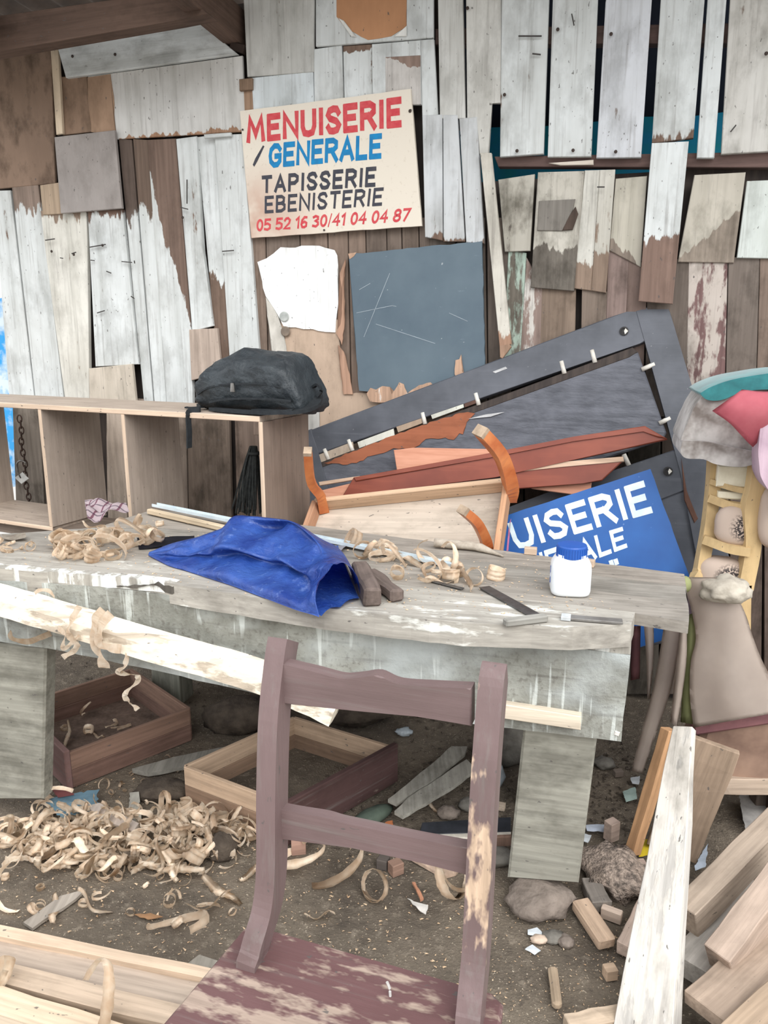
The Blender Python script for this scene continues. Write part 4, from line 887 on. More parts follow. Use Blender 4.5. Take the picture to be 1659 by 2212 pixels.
beam('ferrule', atZ(1212, 1332, ZT + .006), atZ(1233, 1334, ZT + .006), .026, .009, mk('white_end', (216, 220, 222), rough=.4, bump=0), cz, bevel=.001)
tag(beam('steel_rule', atZ(930, 1254, ZT + .003), atZ(1000, 1272, ZT + .003), .014, .002, M_bl, None, bevel=.0004), 'thin steel blade half buried under shavings on the bench', 'blade')
sheet('grey_scrap', [(5, 1158), (56, 1160), (58, 1170), (4, 1170)], ZT, M_bark, 'grey split wood scrap under the shelf at the far left of the bench', 'scrap', .02)
# ================================================================== LEANING THINGS BEHIND THE BENCH
HB = lean(.42, 15.5, 18)                        # headboard plane
def fit(pl): return pl
M_black = NT('worn_black_stain'); k = M_black; tc = k.n('TexCoord'); P = tc.outputs['Object']
g1 = k.noise(k.vmath('MULTIPLY', P, (2.5, 60, 60)), 1, 4); g2 = k.noise(P, 5, 4, .6); g3 = k.noise(P, 60, 3)
col = k.mix(k.rng(g2, .35, .65), c(68, 71, 78), c(90, 93, 101)); col = k.mix(k.rng(g1, .6, .75, 0, .4), col, c(104, 106, 114)); col = k.mix(k.rng(g3, .7, .74, 0, .6), col, c(140, 140, 142))
k.l(col, k.b.inputs['Base Color']); k.b.inputs['Roughness'].default_value = .5; k.bump(k.math('ADD', g2, k.math('MULTIPLY', g1, .3)), .35, .006); M_black = k.m
M_black2 = mk('black_panel_stain', (100, 102, 110), (76, 78, 85), rough=.5, scale=9, stretch=(1, 3, 3), bump=.5, bd=.008)
head = thing('bed_headboard', 'large black stained bed headboard frame leaning askew against the plank wall', 'headboard', Vector((HB.p3(1100, 1100).x, HB.p3(1100, 1100).y, 0)))
slab('top_rail', HB, [(672, 928), (1362, 668), (1380, 668), (1398, 735), (1382, 742), (672, 986)], 0, .035, M_black, head, bevel=.004)
slab('side_stile', HB, [(1372, 671), (1440, 649), (1455, 700), (1502, 858), (1560, 1130), (1600, 1330), (1530, 1350), (1470, 1020), (1432, 880), (1393, 738)], .002, .035, M_black, head, bevel=.004)
slab('bottom_rail', HB, [(1180, 1065), (1455, 972), (1474, 975), (1480, 1060), (1240, 1150), (900, 1270), (700, 1330), (700, 1245)], -.001, .03, M_black, head, bevel=.004)
slab('side_stile', HB, [(640, 938), (672, 926), (690, 986), (760, 1250), (700, 1270)], .001, .035, M_black, head, bevel=.004)
slab('lower_panel', HB, [(1100, 1130), (1478, 1010), (1500, 1100), (1530, 1240), (1570, 1360), (1200, 1440)], -.008, .02, M_black, head, bevel=.003)
slab('inner_panel', HB, [(688, 1000), (1366, 762), (1378, 760), (1440, 935), (1432, 950), (690, 1190)], -.004, .026, M_black2, head, bevel=.005)
slab('panel_edge', HB, [(688, 1000), (1366, 750), (1378, 760), (1360, 772), (690, 1012)], -.002, .02, M_dark, head, bevel=.003)
o = slab('torn_veneer', HB, [(700, 1000), (800, 960), (880, 930), (960, 902), (1010, 890), (1026, 893), (1016, 903), (1008, 912), (1000, 938), (992, 936), (980, 950), (962, 945), (920, 948), (905, 962), (880, 970), (850, 968), (830, 978), (800, 985), (770, 1000), (740, 1004)], .0, .004, None, head, rag=.004, step=.015, wood=(156, 96, 70), wear=1.2, across=1, sat=1, grain=.4)
for q, w_ in (([(684, 984), (762, 954), (764, 972), (690, 1000)], (176, 156, 134)), ([(772, 955), (850, 926), (852, 940), (776, 968)], (206, 206, 192)), ([(856, 922), (910, 900), (912, 914), (860, 934)], (168, 142, 116)), ([(930, 894), (1000, 866), (1002, 880), (934, 905)], (206, 208, 194)), ([(1002, 864), (1034, 852), (1036, 868), (1004, 880)], (112, 76, 62))):
    slab('spacer_strip', HB, q, -.0012, .006, None, head, bevel=0, wood=w_, wear=1.2, grain=.3)
M_pin = mk('pale_dowel', (224, 222, 214), (196, 190, 180), rough=.5, bump=0)
for a, b_ in (((703, 975), (708, 988)), ((755, 955), (760, 969)), ((914, 897), (917, 911)), ((1029, 855), (1033, 870)), ((1214, 786), (1218, 802)), ((1280, 762), (1284, 778)), ((1392, 796), (1408, 789)), ((1430, 912), (1442, 906)), ((1350, 987), (1356, 1000))):
    A_, D = HB.p3(*a, -.003), HB.p3(*b_, -.003); e_ = (D - A_).normalized() * .010
    obj('dowel', sweep_bm([A_ - e_, D + e_], circ(.0085, 8)), M_pin, head, smooth=True)
for x, y in ((1348, 715), (1443, 1018)):
    u, v = HB.px(x, y, .004); obj('bolt_hole', lathe_bm([(.016, 0), (.016, .002), (.010, .003), (.009, -.002)], 14), mk('hole_rim_%d' % x, (46, 44, 44), rough=.5, bump=0), head, HB.mat(u, v, .003) @ Matrix.Rotation(R(90), 4, 'X'))
    slab('bright_washer', HB, [(x + 3, y - 6), (x + 9, y), (x + 2, y + 7), (x, y)], .008, .002, M_pin, head, bevel=0)
slab('bare_wood_edge', HB, [(1472, 990), (1482, 1060), (1508, 1120), (1500, 1130), (1478, 1080)], .0055, .004, None, head, wood=(112, 72, 56), wear=1.2)
for q in ([(1064, 803), (1092, 792), (1096, 796), (1070, 806)], [(1010, 905), (1050, 895), (1090, 890), (1060, 900)]):
    slab('paint_scrape', HB, q, .0015, .001, mk('scrape', (200, 200, 200), bump=0), head, bevel=0)

# ---- red-brown bed slats in front of it
RB = lean(.53, 15.5, 18)
M_red_wood = NT('red_brown_varnish'); k = M_red_wood; tc = k.n('TexCoord'); g1 = k.noise(k.vmath('MULTIPLY', tc.outputs['Object'], (3, 40, 40)), 1, 4); g2 = k.noise(tc.outputs['Object'], 6, 3)
col = k.mix(k.rng(g2, .3, .7), c(114, 52, 38), c(140, 70, 50)); col = k.mix(k.rng(g1, .55, .75, 0, .5), col, c(156, 84, 60)); k.l(col, k.b.inputs['Base Color']); k.b.inputs['Roughness'].default_value = .42; M_red_wood = k.m
M_pinkply = mk('pink_bare_board', (214, 158, 132), (196, 138, 112), scale=5, stretch=(1, 1, 12), rough=.8)
M_palew = dict(wood=(224, 184, 152), wear=1.2, dirt=.15, across=1)
s1 = thing('bed_rail', 'long red-brown varnished board with mitred end, upper of the pair before the black headboard', 'board', Vector((RB.p3(1100, 1000).x, RB.p3(1100, 1000).y, .0)))
slab('board', RB, [(763, 1032), (1056, 980), (1240, 944), (1393, 921), (1442, 949), (1240, 993), (1070, 1031), (738, 1074)], .03, .022, M_red_wood, s1, bevel=.003)
slab('lip', RB, [(763, 1031), (1056, 979), (1240, 943), (1393, 920), (1442, 948), (1420, 944), (1390, 930), (1240, 953), (1056, 989), (768, 1040)], .036, .02, M_red_wood, s1, bevel=.003)
slab('pale_edge', RB, [(688, 1041), (777, 1028), (770, 1036), (690, 1049)], .0, .015, None, s1, **M_palew)
slab('pale_tenon', RB, [(690, 1060), (758, 1044), (738, 1075), (694, 1084)], .012, .015, M_pinkply, s1)
s2 = thing('bed_rail', 'shorter red-brown varnished board, lower of the pair before the black headboard', 'board', Vector((RB.p3(1200, 1040).x, RB.p3(1200, 1040).y, .0)))
slab('board', RB, [(1092, 1017), (1220, 1004), (1345, 996), (1300, 1038), (1260, 1044), (1092, 1058)], .022, .02, M_red_wood, s2, bevel=.003)
slab('pale_edge', RB, [(1092, 1012), (1220, 997), (1346, 986), (1348, 997), (1220, 1008), (1092, 1022)], .026, .02, None, s2, **M_palew)
t = slab('pink_board', RB, [(850, 972), (893, 967), (1060, 970), (1100, 985), (1060, 1000), (857, 1016)], -.03, .018, M_pinkply, None); tag(t, 'pinkish bare board between the torn panel and the upper red-brown board', 'board')
t = slab('pink_board', RB, [(1130, 1047), (1278, 1040), (1276, 1060), (1235, 1068), (1150, 1056)], -.002, .015, M_pinkply, None); tag(t, 'pinkish bare board under the lower red-brown board above the blue sign', 'board')

# ---- blue sign leaning
SB = lean(.70, 17, 18)
k = NT('blue_sign_board'); tc = k.n('TexCoord'); g2 = k.noise(tc.outputs['Object'], 5, 4); g3 = k.noise(tc.outputs['Object'], 80, 2)
col = k.mix(k.rng(g2, .35, .65), c(20, 80, 150), c(30, 96, 170)); col = k.mix(k.rng(g3, .72, .76, 0, .6), col, c(120, 150, 200)); k.l(col, k.b.inputs['Base Color']); k.b.inputs['Roughness'].default_value = .45
bs = thing('blue_sign', 'blue painted sign board with white lettering leaning behind the bench on the right', 'sign', Vector((SB.p3(1280, 1150).x, SB.p3(1280, 1150).y, 0)))
slab('board', SB, [(1060, 1124), (1405, 1013), (1487, 1238), (1528, 1352), (1180, 1462)], 0, .014, k.m, bs, rag=.0012, step=.04)
lettering('UISERIE', SB, [(1096, 1130), (1391, 1038), (1411, 1107), (1116, 1189)], .001, M_wht, bs, sw=.25, skew=.0, gap=.42)
lettering('GENERALE', SB, [(1070, 1222), (1345, 1138), (1356, 1182), (1086, 1282)], .001, M_wht, bs, sw=.25, gap=.4)
lettering('"', SB, [(1315, 1211), (1336, 1205), (1340, 1232), (1320, 1238)], .001, M_wht, bs, sw=.25)
slab('pink_edge', SB, [(1100, 1130), (1104, 1120), (1098, 1190), (1094, 1190)], .001, .01, mk('pink_edge', (214, 130, 168)), bs, bevel=0)

# ---- upturned low table, legs towards us
r3 = Vector((1, 0, 0))
nT = (r3 * -.30 + UP * .62 - FW * .72).normalized()
UT = Pl(atT(1092, 1052, 2.62), Vector((1, -.35, .02)), nT)
low = thing('upturned_table', 'orange-legged low wooden table tipped on its side behind the bench with legs up', 'table', Vector((UT.p3(900, 1130).x, UT.p3(900, 1130).y, 0)))
M_or = NT('orange_varnish'); k = M_or; tc = k.n('TexCoord'); g1 = k.noise(tc.outputs['Object'], 12, 4); k.l(k.mix(k.rng(g1, .35, .65), c(186, 100, 54), c(216, 136, 82)), k.b.inputs['Base Color']); k.b.inputs['Roughness'].default_value = .45; M_or = k.m
uvq = [UT.px(x, y) for x, y in ((690, 1100), (1100, 1058), (1078, 1215), (640, 1240))]
slab('table_top', UT, uvq, 0, .018, None, low, uv=True, wood=(200, 182, 162), wear=1.2, across=1, dirt=.45, grain=.5)
def apron(i, j, h, wood_):
    a, b_ = Vector(uvq[i]), Vector(uvq[j]); P_, Q_ = UT.pt(a.x, a.y, h / 2), UT.pt(b_.x, b_.y, h / 2)
    beam('apron', P_, Q_, h, .020, None, low, up=UT.n.cross(Q_ - P_), wood=wood_, wear=1.2, dirt=.2)
apron(0, 1, .055, (222, 180, 140)); apron(1, 2, .055, (206, 148, 104)); apron(0, 3, .055, (196, 138, 100)); apron(3, 2, .05, (206, 170, 136))
def leg(name, pxs, ts, w, tip):
    pts = spline([atT(x, y, t_) for (x, y), t_ in zip(pxs, ts)], 5); n = len(pts)
    o = obj(name, sweep_bm(pts, rect(w, w * 1.25), up=(0, -1, .3), scale=[1 - .28 * i / (n - 1) for i in range(n)]), M_or, low)
    d = (pts[-1] - pts[-2]).normalized(); obj('foot', sweep_bm([pts[-1] - d * .002, pts[-1] + d * .012], rect(w * .76, w * .94), up=(0, -1, .3)), mk('worn_foot', (190, 168, 144)), o)
tb = [((UT.p3(x, y) - EYE).dot(FW)) for x, y in ((700, 1090), (1096, 1062), (1064, 1185))]
leg('leg', [(700, 1100), (692, 1072), (672, 1040), (665, 978)], [tb[0] - .02, tb[0] - .07, tb[0] - .14, tb[0] - .24], .036, 0)
leg('leg', [(1100, 1072), (1102, 1045), (1082, 985), (1040, 934)], [tb[1] - .02, tb[1] - .07, tb[1] - .15, tb[1] - .25], .046, 0)
leg('leg', [(1052, 1188), (1048, 1165), (1030, 1130), (1002, 1104)], [tb[2] - .02, tb[2] - .06, tb[2] - .12, tb[2] - .18], .034, 0)

# ================================================================== RIGHT: GOLD CHAIR WITH BLANKETS
M_gold = dict(wood=(206, 176, 126), wear=1.0, paint=(222, 196, 146), dirt=.45, grain=.25, sat=.9)
GY = 2.20
def gp(x, y, d=0): return atY(x, y, GY + d)
gc = thing('gilded_chair', 'old gold painted wooden chair with embroidered beige upholstery behind the bench corner', 'chair', Vector((gp(1560, 1200).x, GY, 0)))
def bar(name, pxs, w, h, par=gc, dd=0, **kw):
    ps = spline([gp(*q[:2], (q[2] if len(q) > 2 else 0) + dd) for q in pxs], 5); o = obj(name, sweep_bm(ps, rect(w, h), up=(0, 1, 0)), WOOD, par); wood_props(o, **{**M_gold, **kw}); return o
bar('back_post', [(1544, 985, .10), (1540, 1050, .1), (1530, 1140, .08), (1514, 1230, .05), (1500, 1330, .02), (1500, 1900, -.0)], .036, .03)
bar('back_post', [(1646, 940), (1632, 1050), (1620, 1100), (1622, 1180), (1606, 1270), (1600, 1330), (1600, 1950)], .046, .035)
bar('cross_rail', [(1533, 1076, .08), (1580, 1092, .04), (1630, 1098)], .024, .03)
bar('cross_rail', [(1520, 1163, .06), (1570, 1180, .03), (1622, 1188)], .026, .07)
bar('cross_rail', [(1535, 1040, .09), (1590, 1056, .045), (1640, 1062)], .016, .024)
bar('seat_rail', [(1506, 1285, .05), (1560, 1290, .03), (1600, 1290)], .03, .06)
bar('front_leg', [(1700, 1240, .1), (1700, 1850, .1)], .04, .04)
M_emb = NT('embroidered_beige'); k = M_emb; tc = k.n('TexCoord'); wv = k.noise(k.vmath('MULTIPLY', tc.outputs['Object'], (1, 1, .2)), 150, 2, .5)
msk = k.n('SeparateXYZ'); k.l(tc.outputs['Object'], msk.inputs[0]); ln = k.n('VectorMath', operation='LENGTH'); k.l(k.vmath('MULTIPLY', k.vmath('ADD', tc.outputs['Object'], (-.02, .0, 0)), (1, 1, 0)), ln.inputs[0])
k.l(k.mix(k.math('MULTIPLY', k.rng(wv, .46, .50), k.rng(ln.outputs[1], .030, .052, 1, 0)), c(186, 168, 154), c(58, 52, 52)), k.b.inputs['Base Color']); k.b.inputs['Roughness'].default_value = .9; M_emb = k.m
gpl = Pl((gp(1590, 1130).x, GY + .02, 0), Vector((1, -.25, 0)), Vector((-.25, -1, 0)))
def pad(name, x, y, w, h, d, par, mat, off=0, rot=0, seed=0):
    u, v = gpl.px(x, y, off); return obj(name, pillow_bm(w, h, d, 3.2, seed, .03, 3), mat, par, gpl.mat(u, v, off) @ Matrix.Rotation(R(rot), 4, 'Y') @ Matrix.Rotation(R(90), 4, 'X') , smooth=True, uvs=False)
pad('back_pad', 1590, 1130, .13, .12, .06, gc, M_emb, -.04)
pad('seat_pad', 1552, 1235, .14, .12, .08, gc, M_emb, -.06, seed=2)
pad('backrest_pad', 1690, 1110, .14, .2, .06, gc, M_emb, .0, seed=4)
M_foam = mk('cream_foam', (240, 234, 212), (226, 218, 194), scale=30, bump=.2)
for x, y, lb in ((1588, 1030, 'upper cream foam block stuffed into the gold chair back'), (1590, 1072, 'lower cream foam block above the embroidered pad of the gold chair')):
    u, v = gpl.px(x, y, -.03); h_ = .065 if y < 1050 else .022
    tag(obj('foam_block', prism_bm([(-.05, -h_ / 2), (.05, -h_ / 2), (.05, h_ / 2), (-.05, h_ / 2)], .06, .004), M_foam, None, gpl.mat(u, v, -.03)), lb, 'foam')
# blankets and cushion heap on top
M_fur = mk('grey_fur', (188, 184, 180), (112, 104, 98), scale=9, rough=.95, lo=.38, hi=.62, bump=.5, bd=.006, sheen=.4)
M_tealc = mk('teal_velvet', (52, 128, 130), (40, 100, 104), scale=14, rough=.85, sheen=.4); M_pink = mk('pink_cloth', (222, 132, 142), (206, 110, 124), scale=8, rough=.9); M_lav = mk('pale_mauve_cloth', (196, 172, 184), (172, 148, 162), scale=10, rough=.95)
def soft(name, x, y, Y, w, d, h, mat, label, cat, rz=0, ry=0, n=2.8, amp=.08, seed=0):
    p = atY(x, y, Y); return tag(obj(name, pillow_bm(w, d, h, n, seed, amp, 4), mat, None, T(p) @ Matrix.Rotation(R(rz), 4, 'Z') @ Matrix.Rotation(R(ry), 4, 'Y'), smooth=True, uvs=False), label, cat)
def puff(name, outline, off, th, mat, bevel=.02, par=None, amp=.004):
    pts = [gpl.px(x, y, off) for x, y in outline]; cu = sum(p[0] for p in pts) / len(pts); cv = sum(p[1] for p in pts) / len(pts)
    return obj(name, puffy_bm([(p[0] - cu, p[1] - cv) for p in pts], th, bevel, amp), mat, par, gpl.mat(cu, cv, off), smooth=True, uvs=False)
bl = thing('grey_blanket', 'thick grey fleecy blanket folded double on top of the gold chair', 'blanket', gpl.p3(1590, 1005, .0))
puff('lower_fold', [(1474, 952), (1470, 975), (1482, 990), (1520, 992), (1548, 1003), (1600, 1009), (1640, 1000), (1690, 990), (1690, 960), (1640, 975), (1590, 968), (1530, 955)], .05, .22, M_fur, .012, bl, .006)
puff('upper_fold', [(1520, 850), (1500, 880), (1488, 905), (1478, 930), (1472, 955), (1500, 966), (1550, 968), (1600, 978), (1690, 978), (1700, 850), (1600, 838)], .035, .22, M_fur, .016, bl, .007)
tag(puff('teal_cushion', [(1512, 850), (1540, 834), (1600, 816), (1720, 802), (1720, 838), (1640, 842), (1595, 850), (1560, 864), (1528, 864)], .05, .25, M_tealc, .007, None, .003), 'teal velvet cushion edge topping the heap on the gold chair', 'cushion')
tag(puff('mauve_blanket', [(1660, 868), (1720, 850), (1720, 1090), (1668, 1066), (1646, 1036), (1640, 1000), (1641, 940), (1646, 895)], .15, .10, M_lav, .018, None, .006), 'pale mauve blanket hanging at the edge beside the gold chair', 'blanket')
bm = bmesh.new(); g_ = []
for j in range(13):
    rr = []
    for i in range(13):
        a, b_ = i / 12, j / 12; A_ = Vector((1540, 886)).lerp(Vector((1602, 842)), a); D = Vector((1628, 965)).lerp(Vector((1740, 850)), a); q = A_.lerp(D, b_)
        p = atY(q.x, q.y, GY - .10 - .03 * math.sin(a * 3.1) - .02 * math.sin(b_ * 3.1)); p += Vector((0, -.012, .006)) * noise.noise(p * 14); rr.append(bm.verts.new(p))
    g_.append(rr)
for j in range(12):
    for i in range(12): bm.faces.new((g_[j][i], g_[j][i + 1], g_[j + 1][i + 1], g_[j + 1][i]))
bmesh.ops.solidify(bm, geom=bm.faces[:], thickness=.012)
tag(obj('pink_cloth', bm, M_pink, smooth=True, uvs=False), 'salmon pink folded cloth draped over the grey blankets', 'cloth')

# ================================================================== ARMCHAIR UNDER VINYL SHEET
M_brown = mk('brown_hide', (158, 130, 112), (116, 92, 80), scale=7, rough=.6, bump=.3); M_maroon = mk('maroon_piping', (136, 94, 96), (112, 76, 80), scale=12, rough=.6)
pa = atZ(1590, 1760, 0); AY = 1.98
ac = thing('armchair', 'worn brown hide armchair with maroon piping under the draped vinyl sheet', 'armchair', Vector((1.06, AY + .2, 0)))
AP = Pl((1.0, AY, 0), Vector((1, -.12, 0)), Vector((-.12, -1, 0)))
def ab(name, q, off, th, mat, bev=.015): return slab(name, AP, q, off, th, mat, ac, bevel=bev)
ab('seat_base', [(1525, 1560), (1790, 1540), (1790, 1715), (1560, 1700), (1500, 1640)], .0, .14, M_brown)
ab('piping', [(1495, 1568), (1790, 1520), (1790, 1548), (1500, 1592)], .02, .03, M_maroon, .008)
ab('back', [(1508, 1280), (1570, 1278), (1660, 1480), (1790, 1520), (1790, 1560), (1508, 1580)], -.03, .12, M_brown)
for x in (1540, 1720): u = AP.px(x, 1700)[0]; slab('leg', AP, [(u - .03, 0), (u + .03, 0), (u + .03, .22), (u - .03, .22)], -.05, .06, None, ac, uv=True, wood=(90, 66, 54), wear=1.1)
M_vin = mk('grey_brown_vinyl', (216, 202, 190), (194, 180, 169), scale=4, rough=.62, bump=.25, bd=.004, spec=.35)
M_vin2 = mk('olive_vinyl_back', (150, 154, 108), (128, 132, 90), scale=8, rough=.8)
def drape(name, L_, R_, off, mat, label, cat, n=16, thick=.004, bulge=.03, fold=.012, pl=AP):
    """cloth between two edges given by sight lines, hung just before plane pl"""
    Ls, Rs = spline([Vector((*q, 0)) for q in L_], 5), spline([Vector((*q, 0)) for q in R_], 5); bm = bmesh.new(); g_ = []
    for a_, b_ in zip(Ls, Rs):
        rr = []
        for i in range(n + 1):
            f = i / n; q = a_.lerp(b_, f); o_ = off + bulge * math.sin(math.pi * f); p = pl.p3(q.x, q.y, o_ + fold * noise.noise(Vector((q.x * .02, q.y * .006, 1)))); rr.append(bm.verts.new(p))
        g_.append(rr)
    for j in range(len(g_) - 1):
        for i in range(n): bm.faces.new((g_[j][i], g_[j][i + 1], g_[j + 1][i + 1], g_[j + 1][i]))
    bmesh.ops.solidify(bm, geom=bm.faces[:], thickness=thick)
    return tag(obj(name, bm, mat, smooth=True, uvs=False), label, cat)
drape('vinyl_sheet', [(1466, 1246), (1484, 1285), (1496, 1330), (1503, 1380), (1492, 1430), (1490, 1500), (1498, 1572)], [(1580, 1248), (1592, 1285), (1612, 1330), (1628, 1380), (1648, 1430), (1680, 1490), (1720, 1532)], .035, M_vin, 'grey-brown vinyl sheet draped down beside the bench with a stone on it', 'vinyl sheet')
tag(obj('vinyl_curl', sweep_bm([AP.p3(1464, 1262, .06), AP.p3(1482, 1262, .05)], circ(.022, 14)), M_vin2, smooth=True), 'olive curled edge of vinyl at the end of the bench', 'vinyl sheet')
for L_, R_, o_, m_, lb in (([(1484, 1330), (1478, 1420), (1470, 1560)], [(1506, 1320), (1503, 1440), (1500, 1565)], .01, M_vin2, 'olive green back of a vinyl strip hanging at the bench end'),
                          ([(1436, 1340), (1412, 1480), (1380, 1600), (1364, 1665)], [(1476, 1340), (1452, 1480), (1412, 1600), (1388, 1672)], -.06, M_vin, 'grey vinyl strip hanging furthest down behind the bench leg'),
                          ([(1470, 1345), (1460, 1440), (1448, 1560)], [(1484, 1345), (1482, 1440), (1462, 1572)], .03, M_vin, 'narrow grey vinyl strip hanging before the olive one'),
                          ([(1390, 1342), (1396, 1420), (1398, 1510)], [(1412, 1342), (1412, 1420), (1404, 1510)], -.10, M_vin, 'short grey vinyl strip in the shade at the bench end'),
                          ([(1362, 1352), (1362, 1470)], [(1384, 1352), (1382, 1466)], -.14, M_maroon, 'dark maroon strip hanging in the shade behind the bench end')):
    drape('vinyl_strip', L_, R_, o_, m_, lb, 'vinyl strip', n=6, bulge=.015)
M_stone = mk('pale_stone', (186, 178, 164), (140, 132, 120), scale=12, rough=.95, bump=.6, bd=.01)
ps = AP.p3(1553, 1285, .03); tag(obj('stone', rock_bm(.064, .05, .040, 4, 4, .22), M_stone, None, T(ps + Vector((0, -.035, .024))), smooth=True, uvs=False), 'rough pale stone weighing down the vinyl sheet', 'stone')
# ================================================================== BROWN CHAIR IN FRONT
cL, cR = atZ(550, 2042, .45), atZ(1010, 2172, .45)
cx_ = (cR - cL); cx_.z = 0; cy_yaw = math.degrees(math.atan2(-cx_.y, cx_.x))
xc, nc = yaw(cy_yaw); bc = -nc
M_ch = dict(wood=(220, 184, 150), paint=(113, 95, 94), wear=.30, dirt=.12, gloss=.42)
CB = Pl((cL.x, cL.y, 0) - Vector((0, 0, 0)) if False else Vector((cL.x, cL.y, 0)), xc, nc)
chair = thing('wooden_chair', 'brown painted wooden chair with chipped paint and two back rails in front of the workbench', 'chair', Vector(((cL.x + cR.x) / 2, (cL.y + cR.y) / 2, 0)))
uR_ = CB.px(1010, 2172)[0] ; uRz = (cR - CB.o).dot(xc)
def cp(u, y, z): return CB.o + xc * u + bc * y + Vector((0, 0, z))
def post(u, uo, wear):
    pts = spline([cp(u - uo * .6, .05, .0), cp(u - uo * .6, .01, .25), cp(u - uo * .5, -.028, .435), cp(u - uo * .35, -.022, .475), cp(u - uo * .1, .008, .53), cp(u, .022, .60), cp(u, .032, .72), cp(u, .048, .84), cp(u, .074, .925 if uo > 0 else .935), cp(u, .088, .955 if uo > 0 else .95)], 5)
    n = len(pts); o = obj('back_post', sweep_bm(pts, rect(.033, .046) if uo > 0 else rect(.036, .04), up=tuple(bc)), WOOD, chair); wood_props(o, **{**M_ch, 'wear': wear})
post(.026, .03, .30); post(uRz + .008, -.006, .42)
def rail_pl(d): return Pl(CB.o + bc * d, xc, nc)
rp_ = rail_pl(.052)
def arc(pts, n=5): return [(p.x, p.y) for p in spline([(*q, 0) for q in pts], n)]
top = arc([(590, 1430), (680, 1452), (735, 1466), (775, 1464), (815, 1460), (860, 1478), (940, 1484), (1018, 1488)])
bot = [(1018, 1570), (900, 1548), (760, 1535), (583, 1518)]
o = slab('top_rail', rp_, top + bot, .0, .024, None, chair, bevel=.002, across=1, **M_ch)
o2 = slab('mid_rail', rail_pl(.028), arc([(578, 1744), (640, 1756), (700, 1766), (735, 1776), (800, 1790), (900, 1812), (1010, 1832)]) + [(1010, 1892), (900, 1862), (760, 1832), (576, 1810)], .0, .02, None, chair, bevel=.0015, across=1, **M_ch)
# seat
zs = .452
SP = Pl((cL.x, cL.y, zs), xc, (0, 0, 1))
spx = [(528, 2052), (600, 2044), (1002, 2168), (1050, 2180), (1060, 2215), (1010, 2420), (330, 2300), (345, 2235)]
so_ = [((atZ(x, y, zs) - SP.o).dot(SP.ex), (atZ(x, y, zs) - SP.o).dot(SP.ez)) for x, y in spx[:4]]
W_ = uRz + .03
seat_poly = [(-.035, .03), (.02, .035), (W_, .035), (W_ + .02, .02), (W_ + .05, -.36), (W_ * .5, -.385), (-.075, -.36)]
o = slab('seat', SP, seat_poly, 0, .024, None, chair, uv=True, bevel=.005, across=1, wood=(176, 150, 132), paint=(104, 76, 76), wear=.475, dirt=.15, gloss=.35)
for u, v in ((-.03, -.33), (W_ + .01, -.33)):
    beam('front_leg', cp(u, v, 0), cp(u, v, .43), .036, .036, None, chair, up=tuple(bc), taper=1.15, **M_ch)
for a, b_ in (((-.02, -.33), (W_, -.33)), ((-.02, -.33), (.0, .0)), ((W_, -.33), (W_ - .01, .0)), ((.02, .01), (W_ - .02, .01))):
    beam('seat_rail', cp(*a, .395), cp(*b_, .395), .02, .06, None, chair, **M_ch)
beam('stretcher', cp(-.02, -.31, .2), cp(.01, 0, .2), .02, .025, None, chair, **M_ch); beam('stretcher', cp(W_, -.31, .2), cp(W_ - .01, 0, .2), .02, .025, None, chair, **M_ch)
A_ = atZ(843, 2152, zs); obj('bent_nail', sweep_bm(spline([A_, A_ + Vector((-.001, .002, .012)), A_ + Vector((-.005, .004, .022))], 3), circ(.0022, 6)), mk('bright_nail', (214, 210, 206), rough=.4, bump=0), chair)

# ================================================================== DRAWERS UNDER THE BENCH
def drawer(label, a, b_, c_, h, front, wd, wf, bottom_dirt):
    """a,b_,c_: floor corners (a->b_ and b_->c_ are sides); front = index of the panelled side"""
    a, b_, c_ = [Vector((p.x, p.y, 0)) for p in (a, b_, c_)]; d = a + (c_ - b_); ctr = (a + c_) / 2; z0 = max(gz(p.x, p.y) for p in (a, b_, c_, d)) + .001
    t = thing('drawer', label, 'drawer', ctr + Vector((0, 0, z0)))
    q = [a, b_, c_, d]
    for i in range(4):
        p, r_ = q[i], q[(i + 1) % 4]; e_ = (r_ - p).normalized(); fr_ = i == front; hh = h + (.012 if fr_ else 0)
        if fr_:
            P_, Q_ = p - e_ * .012, r_ + e_ * .012
            beam('drawer_front', P_ + Vector((0, 0, z0 + hh / 2)), Q_ + Vector((0, 0, z0 + hh / 2)), .02, hh, None, t, **wf, across=0)
        else:
            for k_ in range(2):
                beam('side_board', p + Vector((0, 0, z0 + h * (.25 + .5 * k_))), r_ + Vector((0, 0, z0 + h * (.25 + .5 * k_))), .014 if k_ else .015, h * .495, None, t, bevel=.0015, **(wd[k_] if isinstance(wd, list) else wd))
    bmx = bmesh.new(); f = [bmx.verts.new(p.lerp(ctr, .04) + Vector((0, 0, z0 + .012))) for p in q]; g2_ = [bmx.verts.new(p.lerp(ctr, .04) + Vector((0, 0, z0 + .004))) for p in q]
    bmx.faces.new(f); bmx.faces.new(g2_[::-1])
    for i in range(4): bmx.faces.new((f[i], f[(i + 1) % 4], g2_[(i + 1) % 4], g2_[i]))
    o = obj('bottom', bmx, bottom_dirt, t)
    if bottom_dirt == WOOD: wood_props(o, wood=(112, 88, 74), wear=1.1, dirt=.8)
    return t, z0, q
f1, f2 = atZ(150, 1705, 0), atZ(412, 1600, 0)
e1 = f2 - f1; per = Vector((-e1.y, e1.x, 0)).normalized() * .45
dA = drawer('reddish wooden drawer holding a few shavings beside the left bench leg', f1, f2, f2 + per, .125, 3, [dict(wood=(128, 92, 78), wear=1.1, dirt=.4), dict(wood=(146, 108, 88), wear=1.1, dirt=.3)], dict(wood=(112, 82, 78), paint=(128, 100, 96), wear=.36, dirt=.4), WOOD)
